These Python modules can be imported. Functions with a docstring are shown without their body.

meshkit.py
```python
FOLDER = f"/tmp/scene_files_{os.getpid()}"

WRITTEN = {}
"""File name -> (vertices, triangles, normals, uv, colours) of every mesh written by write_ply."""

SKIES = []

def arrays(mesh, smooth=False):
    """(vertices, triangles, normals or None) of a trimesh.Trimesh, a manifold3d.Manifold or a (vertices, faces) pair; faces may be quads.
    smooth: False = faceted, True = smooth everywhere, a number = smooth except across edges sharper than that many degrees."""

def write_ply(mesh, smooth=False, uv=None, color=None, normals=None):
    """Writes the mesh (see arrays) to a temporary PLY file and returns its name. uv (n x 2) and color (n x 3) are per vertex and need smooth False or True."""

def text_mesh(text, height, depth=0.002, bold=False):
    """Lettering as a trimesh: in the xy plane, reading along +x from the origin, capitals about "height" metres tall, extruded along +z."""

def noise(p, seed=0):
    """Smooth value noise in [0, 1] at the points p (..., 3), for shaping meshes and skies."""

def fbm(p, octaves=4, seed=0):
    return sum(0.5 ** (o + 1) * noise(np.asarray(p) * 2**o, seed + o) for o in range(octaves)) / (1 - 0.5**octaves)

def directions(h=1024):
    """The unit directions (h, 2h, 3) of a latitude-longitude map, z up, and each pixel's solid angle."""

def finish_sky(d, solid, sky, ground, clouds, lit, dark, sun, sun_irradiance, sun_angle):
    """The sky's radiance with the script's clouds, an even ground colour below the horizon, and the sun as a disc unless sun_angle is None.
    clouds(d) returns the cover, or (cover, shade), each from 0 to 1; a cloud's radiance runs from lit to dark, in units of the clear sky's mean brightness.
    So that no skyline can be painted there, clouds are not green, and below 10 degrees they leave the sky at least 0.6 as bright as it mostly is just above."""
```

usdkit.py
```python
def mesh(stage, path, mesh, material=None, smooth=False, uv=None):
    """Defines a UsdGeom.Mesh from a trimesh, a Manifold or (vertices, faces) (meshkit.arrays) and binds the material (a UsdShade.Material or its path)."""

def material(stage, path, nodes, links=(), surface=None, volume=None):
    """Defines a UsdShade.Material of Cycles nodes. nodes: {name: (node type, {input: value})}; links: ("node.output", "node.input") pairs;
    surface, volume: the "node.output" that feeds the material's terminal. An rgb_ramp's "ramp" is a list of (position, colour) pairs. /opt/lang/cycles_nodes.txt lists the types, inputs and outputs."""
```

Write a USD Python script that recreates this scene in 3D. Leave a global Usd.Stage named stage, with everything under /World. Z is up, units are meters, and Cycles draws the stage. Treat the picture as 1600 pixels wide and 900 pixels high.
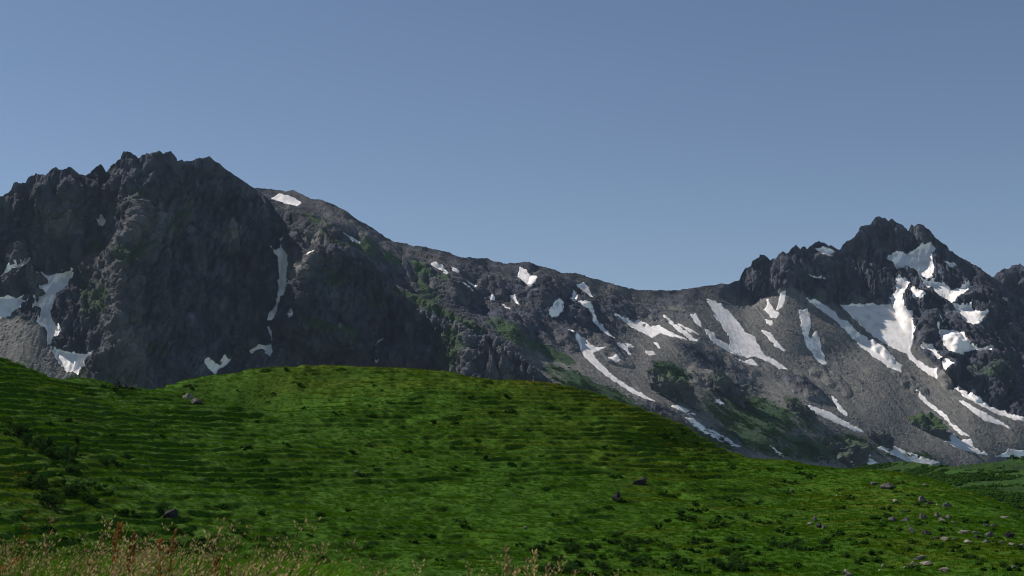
import math
import numpy as np
import trimesh
import shapely
import usdkit
from scipy.interpolate import LinearNDInterpolator, NearestNDInterpolator, RBFInterpolator, RegularGridInterpolator
from scipy.ndimage import gaussian_filter, map_coordinates
from pxr import Usd, UsdGeom, UsdLux, UsdShade, Gf, Sdf, Vt

stage = Usd.Stage.CreateInMemory()
UsdGeom.SetStageUpAxis(stage, 'Z')
UsdGeom.SetStageMetersPerUnit(stage, 1.0)
UsdGeom.Xform.Define(stage, '/World')
UsdGeom.Scope.Define(stage, '/World/Looks')
rng = np.random.default_rng(11)

# ------------------------------------------------------------------ camera, sky, sun
FPX = 2500.0                      # focal length in pixels of a 1600 wide picture
PITCH = math.atan(310 / FPX)      # eye level lies below the middle of the picture
cam = UsdGeom.Camera.Define(stage, '/World/camera')
cam.CreateHorizontalApertureAttr(36.0)
cam.CreateVerticalApertureAttr(20.25)
cam.CreateFocalLengthAttr(36.0 * FPX / 1600)
cam.CreateFStopAttr(14.0)
cam.CreateFocusDistanceAttr(300.0)
cam.CreateClippingRangeAttr(Gf.Vec2f(0.1, 60000))
cam.AddRotateXOp().Set(90 + math.degrees(PITCH))
cam.CreateExposureAttr(0.35)

SUN = np.array([-0.68, 0.21, 0.70])
SUN /= np.linalg.norm(SUN)
SUN_EL, SUN_ROT = math.asin(SUN[2]), math.atan2(SUN[0], SUN[1])
usdkit.material(stage, '/World/Looks/sky', {
    'sky': ('sky_texture', {'sky_type': 'single_scattering', 'sun_disc': False, 'sun_elevation': SUN_EL, 'sun_rotation': SUN_ROT,
                            'altitude': 2300.0, 'air_density': 1.0, 'aerosol_density': 1.0, 'ozone_density': 1.0}),
    'tint': ('mix_color', {'blend_type': 'multiply', 'fac': 1.0, 'b': (1.0, 0.985, 1.0), 'use_clamp': False}),
    'bg': ('background_shader', {'strength': 0.064})},
    [('sky.color', 'tint.a'), ('tint.result', 'bg.color')], surface='bg.background')
dome = UsdLux.DomeLight.Define(stage, '/World/sky')
UsdShade.MaterialBindingAPI.Apply(dome.GetPrim()).Bind(UsdShade.Material.Get(stage, '/World/Looks/sky'))
sun = UsdLux.DistantLight.Define(stage, '/World/sun')
sun.CreateNormalizeAttr(True)
sun.CreateIntensityAttr(1.25)
sun.CreateAngleAttr(0.53)
sun.CreateColorAttr(Gf.Vec3f(1.0, 0.94, 0.87))
z = SUN; x = np.cross([0, 0, 1.0], z); x /= np.linalg.norm(x); y = np.cross(z, x)
sun.AddTransformOp().Set(Gf.Matrix4d(*x, 0, *y, 0, *z, 0, 0, 0, 0, 1))
HAZE_DENSITY = 9.0e-6

# ------------------------------------------------------------------ helpers
R_ = np.array([1.0, 0, 0])
U_ = np.array([0, -math.sin(PITCH), math.cos(PITCH)])
F_ = np.array([0, math.cos(PITCH), math.sin(PITCH)])


def at(u, v, d):
    """The point at depth d (metres along the view axis) that is seen at u, v of the 1600 x 900 photograph."""
    u, v, d = np.broadcast_arrays(np.asarray(u, float), np.asarray(v, float), np.asarray(d, float))
    k = (d / FPX)[..., None]
    return k * ((u - 800)[..., None] * R_ + (450 - v)[..., None] * U_ + FPX * F_)


def seen(p):
    p = np.asarray(p, float)
    d = p @ F_
    return 800 + FPX * (p @ R_) / d, 450 - FPX * (p @ U_) / d, d


PERM = np.random.default_rng(5).permutation(4096).astype(np.int32)
GRAD = np.random.default_rng(6).normal(size=(4096, 3)).astype(np.float32)
GRAD /= np.linalg.norm(GRAD, axis=1, keepdims=True)


def perlin(p, seed=0):
    """Gradient noise, about -1 to 1."""
    p = np.asarray(p, np.float64)
    i = np.floor(p).astype(np.int32)
    f = (p - i).astype(np.float32)
    w = f * f * f * (f * (f * 6 - 15) + 10)
    out = 0
    for a in (0, 1):
        ha = PERM[(i[..., 0] + a + seed * 131) & 4095]
        wa = w[..., 0] if a else 1 - w[..., 0]
        for b in (0, 1):
            hb = PERM[(ha + i[..., 1] + b) & 4095]
            wb = wa * (w[..., 1] if b else 1 - w[..., 1])
            for c in (0, 1):
                g = GRAD[PERM[(hb + i[..., 2] + c) & 4095]]
                d = g[..., 0] * (f[..., 0] - a) + g[..., 1] * (f[..., 1] - b) + g[..., 2] * (f[..., 2] - c)
                out = out + wb * (w[..., 2] if c else 1 - w[..., 2]) * d
    return 1.5 * out


def fbm(p, octaves=4, seed=0, gain=0.5):
    return sum(gain ** o * perlin(np.asarray(p) * 2.03 ** o, seed + o) for o in range(octaves))


def ridged(p, octaves=5, seed=0, gain=0.5):
    """Sharp crests: 0 to about 2, mean removed roughly."""
    out, w = 0, 1.0
    for o in range(octaves):
        n = 1 - np.abs(perlin(np.asarray(p) * 2.07 ** o, seed + o)) * 1.7
        n = np.clip(n, -0.5, 1)
        out = out + gain ** o * (n - 0.45) * w
        w = np.clip(0.35 + n, 0.3, 1.2)
    return out


def sstep(a, b, x):
    t = np.clip((x - a) / (b - a), 0, 1)
    return t * t * (3 - 2 * t)


USED = {}


def path_for(name, parent=None):
    base = str(parent.GetPath()) if parent else '/World'
    n = USED.get((base, name), 0)
    USED[base, name] = n + 1
    return f'{base}/{name}' + (f'_{n:03d}' if n else '')


def tag(prim, label=None, cat=None, group=None, kind=None):
    for k, v in (('label', label), ('category', cat), ('group', group), ('kind', kind)):
        if v:
            prim.SetCustomDataByKey(k, v)
    return prim


def obj(name, mesh, material, parent=None, smooth=False, color=None):
    m = usdkit.mesh(stage, path_for(name, parent), mesh, '/World/Looks/' + material, smooth=smooth)
    if color is not None:
        pv = UsdGeom.PrimvarsAPI(m).CreatePrimvar('albedo', Sdf.ValueTypeNames.Color3fArray, 'vertex')
        pv.Set(Vt.Vec3fArray.FromNumpy(np.asarray(color, np.float32)))
    return m.GetPrim()


def thing(name, loc=(0, 0, 0), rotz=0.0, scale=1.0):
    x = UsdGeom.Xform.Define(stage, path_for(name))
    x.AddTranslateOp().Set(Gf.Vec3d(*map(float, loc)))
    x.AddRotateZOp().Set(float(rotz))
    x.AddScaleOp().Set(Gf.Vec3f(*map(float, np.broadcast_to(scale, 3))))
    return x.GetPrim()


def grid_faces(rows, cols):
    i = np.arange(rows * cols).reshape(rows, cols)
    return np.stack([i[:-1, :-1], i[1:, :-1], i[1:, 1:], i[:-1, 1:]], -1).reshape(-1, 4)


def tri(q):
    return np.vstack([q[:, [0, 1, 2]], q[:, [0, 2, 3]]])


def grid_normals(p):
    a, b = np.gradient(p, axis=1), np.gradient(p, axis=0)
    n = np.cross(b, a)
    n /= np.linalg.norm(n, axis=-1, keepdims=True) + 1e-12
    flip = np.sum(n * p, -1) > 0          # towards the viewer's side
    n[flip] *= -1
    return n


# ------------------------------------------------------------------ materials
def mat(name, nodes, links, surface):
    usdkit.material(stage, '/World/Looks/' + name, nodes, links, surface=surface)


mat('mountain_rock', {
    'a': ('attribute', {'attribute': 'albedo'}),
    'g': ('geometry', {}),
    'n1': ('noise_texture', {'scale': 0.05, 'detail': 8.0, 'roughness': 0.7}),
    'r1': ('rgb_ramp', {'ramp': [(0.25, (0.62, 0.62, 0.64)), (0.5, (1, 1, 1)), (0.75, (1.35, 1.3, 1.22))]}),
    'm1': ('mix_color', {'blend_type': 'multiply', 'fac': 1.0, 'use_clamp': False}),
    'n2': ('noise_texture', {'scale': 0.22, 'detail': 6.0, 'roughness': 0.75}),
    'b': ('bump', {'strength': 0.8, 'distance': 2.5}),
    'p': ('principled_bsdf', {'roughness': 0.95, 'specular_ior_level': 0.15})},
    [('g.position', 'n1.vector'), ('g.position', 'n2.vector'), ('n1.fac', 'r1.fac'), ('a.color', 'm1.a'), ('r1.color', 'm1.b'),
     ('m1.result', 'p.base_color'), ('n2.fac', 'b.height'), ('b.normal', 'p.normal')], 'p.BSDF')
mat('snow', {
    'g': ('geometry', {}),
    'n1': ('noise_texture', {'scale': 0.03, 'detail': 7.0, 'roughness': 0.65}),
    'r1': ('rgb_ramp', {'ramp': [(0.3, (0.62, 0.56, 0.51)), (0.5, (0.84, 0.80, 0.77)), (0.8, (0.90, 0.87, 0.85))]}),
    'n2': ('noise_texture', {'scale': 0.2, 'detail': 4.0}),
    'b': ('bump', {'strength': 0.35, 'distance': 0.8}),
    'p': ('principled_bsdf', {'roughness': 0.8, 'specular_ior_level': 0.2})},
    [('g.position', 'n1.vector'), ('g.position', 'n2.vector'), ('n1.fac', 'r1.fac'), ('r1.color', 'p.base_color'), ('n2.fac', 'b.height'), ('b.normal', 'p.normal')], 'p.BSDF')
mat('turf', {
    'a': ('attribute', {'attribute': 'albedo'}),
    'g': ('geometry', {}),
    'n1': ('noise_texture', {'scale': 2.0, 'detail': 6.0, 'roughness': 0.7}),
    'r1': ('rgb_ramp', {'ramp': [(0.3, (0.55, 0.6, 0.5)), (0.55, (1, 1, 1)), (0.8, (1.35, 1.25, 1.0))]}),
    'm1': ('mix_color', {'blend_type': 'multiply', 'fac': 1.0, 'use_clamp': False}),
    'b': ('bump', {'strength': 0.7, 'distance': 0.15}),
    'p': ('principled_bsdf', {'roughness': 0.95, 'specular_ior_level': 0.1})},
    [('g.position', 'n1.vector'), ('n1.fac', 'r1.fac'), ('a.color', 'm1.a'), ('r1.color', 'm1.b'), ('m1.result', 'p.base_color'),
     ('n1.fac', 'b.height'), ('b.normal', 'p.normal')], 'p.BSDF')


def leaf(name, color, spread=0.35, trans=0.35):
    c = np.array(color)
    mat(name, {
        'o': ('object_info', {}),
        'r': ('rgb_ramp', {'ramp': [(0.0, c * (1 - spread)), (0.5, c), (1.0, c * (1 + spread))]}),
        'd': ('diffuse_bsdf', {}), 't': ('translucent_bsdf', {}), 'm': ('mix_closure', {'fac': trans})},
        [('o.random', 'r.fac'), ('r.color', 'd.color'), ('r.color', 't.color'), ('d.BSDF', 'm.closure1'), ('t.BSDF', 'm.closure2')], 'm.closure')


GREEN = np.array([0.036, 0.094, 0.0022])
OLIVE = np.array([0.060, 0.096, 0.003])
YELLOW = np.array([0.125, 0.104, 0.006])
leaf('grass_green', GREEN, 0.16)
leaf('grass_olive', OLIVE, 0.16)
leaf('grass_yellow', YELLOW, 0.2)
leaf('shrub_leaf', (0.024, 0.058, 0.012))
leaf('alder_leaf', (0.034, 0.082, 0.012))
leaf('stalk_green', (0.060, 0.140, 0.008))
leaf('stalk_straw', (0.17, 0.165, 0.045))
leaf('seed_beige', (0.33, 0.26, 0.12))
leaf('seed_pink', (0.27, 0.18, 0.10))
leaf('seed_rust', (0.18, 0.075, 0.025))
leaf('petal_white', (0.70, 0.68, 0.60))
mat('stem_wood', {'d': ('diffuse_bsdf', {'color': (0.05, 0.04, 0.025)})}, [], 'd.BSDF')


def stone(name, lo, hi):
    mat(name, {
        'g': ('geometry', {}),
        'n1': ('noise_texture', {'scale': 2.5, 'detail': 8.0, 'roughness': 0.7}),
        'r1': ('rgb_ramp', {'ramp': [(0.3, lo), (0.7, hi)]}),
        'v': ('voronoi_texture', {'scale': 3.0, 'detail': 3.0}),
        'b': ('bump', {'strength': 0.8, 'distance': 0.12}),
        'p': ('principled_bsdf', {'roughness': 0.95, 'specular_ior_level': 0.15})},
        [('g.position', 'n1.vector'), ('g.position', 'v.vector'), ('n1.fac', 'r1.fac'), ('r1.color', 'p.base_color'), ('n1.fac', 'b.height'), ('b.normal', 'p.normal')], 'p.BSDF')


stone('stone_grey', (0.028, 0.030, 0.027), (0.125, 0.122, 0.112))
stone('stone_pale', (0.08, 0.074, 0.062), (0.26, 0.235, 0.195))
stone('stone_dark', (0.010, 0.010, 0.011), (0.032, 0.031, 0.030))

# ------------------------------------------------------------------ the mountains: relief
def poly(*xy):
    return np.array(xy, float).reshape(-1, 2)


# every snow patch: label, outlines
SNOW = [
 ('A', 'white snow tongue low on the left edge under the small dark knob', [(-30,462, 0,465, 25,466, 40,462, 48,464, 45,470, 30,480, 18,488, 15,494, 0,496, -30,500)]),
 ('A', 'short slanting snow strip above the small dark knob at the left edge', [(0,436, 5,430, 20,418, 35,410, 48,403, 47,410, 42,418, 30,420, 15,428, 4,434)]),
 ('A', 'long white snowfield hanging beside the shaded wall of the left massif', [(54,427, 75,430, 100,426, 115,421, 110,440, 100,458, 91,470, 86,480, 80,490, 84,502, 91,512, 95,520, 92,527, 85,530, 80,540, 77,543, 73,535, 72,522, 68,514, 62,510, 58,503, 64,490, 60,485, 50,484, 55,470, 60,455, 60,440)]),
 ('A', 'bright fan of snow at the foot of the left massif above the meadow', [(78,543, 100,549, 120,553, 135,553, 150,547, 145,556, 136,563, 135,572, 128,580, 122,589, 112,582, 104,580, 95,570, 86,560)]),
 ('A', 'shaded blue-grey snow pocket just above the left crest of the green hill', [(320,565, 325,562, 335,570, 344,570, 350,560, 363,561, 355,572, 340,580, 333,586, 322,576)]),
 ('A', 'shaded snow pocket at the foot of the dark couloir', [(376,552, 390,548, 395,543, 403,540, 412,541, 425,539, 427,550, 423,560, 415,554, 407,548, 390,552)]),
 ('A', 'tall narrow shaded snow strip filling the dark couloir', [(435,374, 443,372, 447,386, 452,400, 451,415, 453,430, 452,445, 447,462, 441,478, 436,492, 430,502, 417,500, 418,492, 425,485, 432,475, 433,460, 436,447, 438,430, 438,415, 432,403, 425,392, 418,385, 430,390, 440,388, 440,380)]),
 ('A', 'thin broken snow thread below the couloir strip', [(416,512, 420,510, 424,520, 426,533, 423,537, 420,528)]),
 ('A', 'small bright snow patch in the notch right of the couloir', [(451,437, 460,439, 466,436, 462,446, 455,445)]),
 ('A', 'small bright upright snow patch above the green ledge', [(455,481, 463,480, 460,490, 456,498)]),
 ('A', 'small shaded snow sliver in the gully above the middle of the green hill', [(579,544, 588,532, 600,527, 594,537, 586,541)]),
 ('A', 'tiny shaded snow spot just above the crest of the green hill', [(587,559, 594,566, 592,567)]),
 ('A', 'bright hairline of snow on the slabs right of the couloir', [(482,406, 488,401, 494,397, 490,403, 484,408)]),
 ('A', 'small shaded snow patch in the notch under the left pinnacle', [(150,342, 159,341, 168,342, 165,350, 160,354, 154,350)]),
 ('B', 'oval white snow patch on the brown shoulder near the skyline', [(425,311, 435,305, 445,305, 457,309, 470,318, 463,323, 450,319, 436,315)]),
 ('B', 'thin white snow strip at the rim under the brown shoulder', [(535,365, 548,370, 562,379, 553,377)]),
 ('B', 'slanting snow patch high on the ridge left of its middle', [(672,412, 680,410, 690,418, 700,427, 696,433, 688,425, 678,417)]),
 ('B', 'faint upper snow streak beside the slanting ridge patch', [(704,418, 712,422, 718,429, 711,426)]),
 ('B', 'lower of two parallel thin snow streaks on the dark ridge', [(719,442, 728,448, 737,456, 728,453)]),
 ('B', 'upper of two parallel thin snow streaks on the dark ridge', [(727,436, 735,441, 743,449, 734,444)]),
 ('B', 'upright ragged snow patch under the rounded knob of the ridge', [(812,419, 822,424, 830,431, 836,436, 835,443, 829,449, 822,444, 814,438, 809,432, 811,425)]),
 ('B', 'small narrow snow patch below the ragged knob patch', [(797,463, 804,462, 807,470, 810,479, 804,476, 800,470)]),
 ('B', 'tiny snow spot left of the small narrow patch', [(764,465, 770,465, 773,470, 767,469)]),
 ('B', 'tiny slanting snow streak below the tiny spot', [(784,476, 790,479, 796,485, 788,481)]),
 ('B', 'square white snow patch in the rocks right of the ridge middle', [(854,489, 861,484, 862,478, 868,474, 877,478, 878,488, 870,495, 862,495)]),
 ('B', 'pale snow patch close under the skyline right of the knob', [(900,445, 912,443, 919,450, 922,458, 926,466, 916,460, 907,452)]),
 ('B', 'thin hooked snow strip above the long narrow streak', [(893,466, 896,455, 901,457, 899,467, 896,475, 890,470)]),
 ('B', 'narrow white snow streak running down right through dark rocks', [(900,477, 915,480, 921,485, 926,495, 935,507, 945,516, 959,529, 950,525, 940,518, 928,506, 915,493, 904,484)]),
 ('B', 'long white snow ribbon tapering down to the shoulder of the green hill', [(882,515, 900,527, 915,531, 922,540, 930,545, 944,546, 930,549, 925,552, 931,561, 942,574, 957,589, 977,602, 1000,614, 1022,628, 1014,626, 990,616, 962,598, 936,578, 917,560, 904,545, 899,534)]),
 ('B', 'broad pointed snow streak across the middle of the scree', [(961,493, 975,498, 990,505, 998,501, 1010,508, 1016,513, 1028,509, 1042,518, 1060,525, 1077,532, 1055,527, 1030,521, 1019,527, 1005,521, 985,512)]),
 ('B', 'slim snow streak right of the broad pointed one', [(1036,497, 1055,507, 1072,518, 1089,534, 1078,530, 1060,517)]),
 ('B', 'hair-thin snow streak along the slim one', [(1060,507, 1075,513, 1092,523, 1076,517)]),
 ('B', 'largest slanting snowfield of the scree, widening downhill', [(1105,468, 1117,470, 1130,480, 1145,495, 1160,512, 1163,520, 1180,527, 1183,537, 1190,547, 1195,556, 1210,562, 1229,577, 1221,576, 1205,567, 1193,563, 1180,557, 1168,559, 1152,550, 1140,541, 1140,527, 1128,508, 1115,492, 1109,480)]),
 ('B', 'small speckled snow patch left of the largest scree snowfield', [(1078,492, 1086,491, 1094,503, 1095,511, 1087,505)]),
 ('B', 'speckled narrow snow band below the left edge of the largest snowfield', [(1101,514, 1115,522, 1118,531, 1135,538, 1148,549, 1160,557, 1145,552, 1125,541, 1112,532)]),
 ('B', 'low ragged snow band under the foot of the largest snowfield', [(1149,562, 1163,566, 1174,561, 1183,572, 1170,569)]),
 ('B', 'ragged snow patch above and right of the largest snowfield', [(1193,484, 1199,479, 1200,469, 1204,477, 1209,485, 1217,492, 1213,497, 1205,496, 1199,489)]),
 ('B', 'tiny snow patch under the ragged one', [(1196,499, 1206,502, 1206,508, 1199,505)]),
 ('B', 'upright snow patch against the left cliff foot', [(1217,474, 1221,459, 1227,456, 1226,467, 1221,484, 1213,484)]),
 ('B', 'thin slanting streak between the two large scree snowfields', [(1191,517, 1203,520, 1211,532, 1226,547, 1213,541, 1200,528)]),
 ('B', 'upright two-pronged snow patch on the scree cone', [(1249,486, 1261,484, 1266,498, 1266,512, 1262,525, 1267,534, 1270,522, 1275,519, 1280,530, 1283,548, 1291,567, 1286,571, 1275,562, 1268,549, 1260,541, 1256,525, 1252,508)]),
 ('B', 'small forked snow patch right of the narrow white streak', [(961,535, 975,538, 980,546, 985,554, 977,549, 968,543), (977,537, 986,538, 990,542, 982,542)]),
 ('B', 'small oval snow spot on the middle scree', [(1009,550, 1018,549, 1027,555, 1015,555)]),
 ('B', 'small slanting snow spot beside the long ribbon', [(951,560, 960,559, 968,565, 962,567)]),
 ('B', 'tiny snow dash under the broad pointed streak', [(1021,535, 1026,536, 1031,544, 1026,541)]),
 ('B', 'wide snow bowl below the cliff band of the right peak', [(1314,478, 1330,476, 1345,478, 1360,475, 1378,478, 1394,476, 1392,466, 1400,452, 1397,438, 1404,432, 1415,435, 1422,443, 1415,454, 1410,464, 1413,478, 1422,487, 1427,482, 1426,498, 1429,516, 1426,532, 1421,548, 1431,563, 1450,574, 1462,579, 1463,590, 1454,587, 1436,574, 1417,553, 1400,545, 1380,535, 1352,516, 1332,496)]),
 ('B', 'long diagonal snow strip left of the wide bowl', [(1260,467, 1280,471, 1290,479, 1305,490, 1309,500, 1322,504, 1335,520, 1355,534, 1375,541, 1390,553, 1400,564, 1409,571, 1406,584, 1395,578, 1375,563, 1350,545, 1330,525, 1305,500, 1284,485)]),
 ('B', 'speckled shaded snowfield right under the summit of the right peak', [(1383,407, 1395,398, 1420,397, 1430,390, 1440,384, 1453,381, 1462,389, 1455,397, 1458,410, 1460,424, 1452,437, 1440,437, 1430,425, 1415,417, 1400,424, 1394,415)]),
 ('B', 'snowfield with a pointed foot on the right shoulder of the peak', [(1438,440, 1455,439, 1470,444, 1488,454, 1500,450, 1517,441, 1511,455, 1500,465, 1491,472, 1485,476, 1475,470, 1461,460, 1449,451)]),
 ('B', 'triangular snow patch lower on the right shoulder', [(1486,477, 1508,477, 1524,486, 1541,490, 1535,500, 1520,510, 1511,505, 1500,495)]),
 ('B', 'small bright snow patch high on the right ridge', [(1474,408, 1487,411, 1493,418, 1484,419)]),
 ('B', 'wide ragged snow patch on the rocky right spur', [(1464,515, 1480,517, 1500,521, 1509,534, 1525,545, 1546,545, 1545,553, 1520,548, 1500,555, 1484,551, 1470,530)]),
 ('B', 'small snow patch at the left foot of the rocky spur', [(1440,543, 1455,539, 1464,549, 1473,563, 1464,562, 1455,551, 1445,547)]),
 ('B', 'small hooked snow patch beside the dark right cliff', [(1476,566, 1485,567, 1491,580, 1486,588, 1479,585)]),
 ('B', 'small snow spot between the bowl and the rocky spur', [(1420,452, 1432,455, 1444,463, 1436,471, 1428,466)]),
 ('B', 'tiny snow spot in the middle of the rocky spur', [(1465,497, 1475,500, 1471,508)]),
 ('B', 'small broken snow patch in the gap of the right skyline', [(1275,389, 1285,388, 1303,394, 1293,402, 1282,399)]),
 ('B', 'hairline of snow on the shaded cliff of the right peak', [(1254,424, 1264,429, 1286,441, 1270,436)]),
 ('B', 'long slim snow streak above the dark shrubs at the scree foot', [(1259,632, 1275,637, 1295,646, 1315,655, 1335,667, 1352,676, 1335,673, 1310,661, 1285,650, 1267,642)]),
 ('B', 'very thin snow thread above the long slim streak', [(1299,619, 1305,624, 1311,633, 1323,649, 1315,644, 1305,631)]),
 ('B', 'bright slanting snow slab at the foot of the scree', [(1373,700, 1388,692, 1403,701, 1430,711, 1452,719, 1466,723, 1450,727, 1432,726, 1405,715)]),
 ('B', 'small bright snow triangle beside the dark shrubs at the scree foot', [(1340,716, 1352,705, 1359,711, 1358,716, 1370,723, 1350,727, 1341,725)]),
 ('B', 'winding snow thread above the green knoll', [(1431,612, 1437,615, 1446,624, 1460,636, 1478,649, 1484,659, 1496,669, 1514,682, 1504,679, 1491,670, 1478,656, 1462,642, 1444,628)]),
 ('B', 'snow patch wrapping the right foot of the green knoll', [(1478,690, 1490,678, 1496,686, 1502,688, 1516,686, 1520,699, 1542,710, 1525,707, 1505,703, 1490,697)]),
 ('B', 'slim ragged snow streak below the dark right cliff', [(1500,627, 1510,629, 1520,637, 1545,649, 1580,670, 1560,662, 1549,660, 1535,655, 1515,640)]),
 ('B', 'bright snow patch at the right edge at the scree foot', [(1552,713, 1570,708, 1575,702, 1600,704, 1640,706, 1640,720, 1600,715, 1575,714)]),
 ('B', 'dirty snow line along the foot of the dark right cliff', [(1492,607, 1510,615, 1530,627, 1560,642, 1605,656, 1605,660, 1560,647, 1530,632, 1508,620)]),
 ('B', 'slim snow streak ending behind the flank of the green hill', [(1071,653, 1082,655, 1092,662, 1110,672, 1135,685, 1156,698, 1144,697, 1115,683, 1090,669)]),
 ('B', 'short snow dash above the slim streak behind the green hill', [(1051,634, 1060,635, 1075,641, 1086,648, 1070,645)]),
 ('B', 'tiny bright snow spot under the middle outcrop', [(1117,626, 1124,625, 1131,631, 1124,631)]),
 ('B', 'tiny snow tail at the crest of the green hill', [(1202,696, 1210,702, 1224,713, 1212,707)]),
]


def snow_depth(uv, pts):
    """Signed distance in photo pixels to the outlines (positive inside)."""
    out = np.full(len(pts), -99.0)
    for outline in uv:
        g = shapely.Polygon(poly(*outline)).buffer(0)
        shapely.prepare(g)
        q = shapely.points(pts)
        d = shapely.distance(q, g.boundary)
        out = np.maximum(out, np.where(shapely.contains(g, q), d, -d))
    return out


def snow_field(U, V, layer):
    """The same over a whole grid, evaluated near the outlines only."""
    out = np.full(U.shape, -99.0)
    for lay, _, uv in SNOW:
        if lay != layer:
            continue
        b = np.concatenate([poly(*o) for o in uv])
        m = (U > b[:, 0].min() - 6) & (U < b[:, 0].max() + 6) & (V > b[:, 1].min() - 6) & (V < b[:, 1].max() + 6)
        if m.any():
            out[m] = np.maximum(out[m], snow_depth(uv, np.stack([U[m], V[m]], -1)))
    return out


def blobs(U, V, items):
    """Soft painted map: items (u, v, ru, rv, tilt degrees, value)."""
    out = np.zeros(U.shape)
    for u, v, ru, rv, t, val in items:
        c, s = math.cos(math.radians(t)), math.sin(math.radians(t))
        a, b = ((U - u) * c + (V - v) * s) / ru, (-(U - u) * s + (V - v) * c) / rv
        out = np.maximum(out, val * np.clip(1.35 - np.sqrt(a * a + b * b), 0, 1))
    return np.clip(out, 0, 1)


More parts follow.
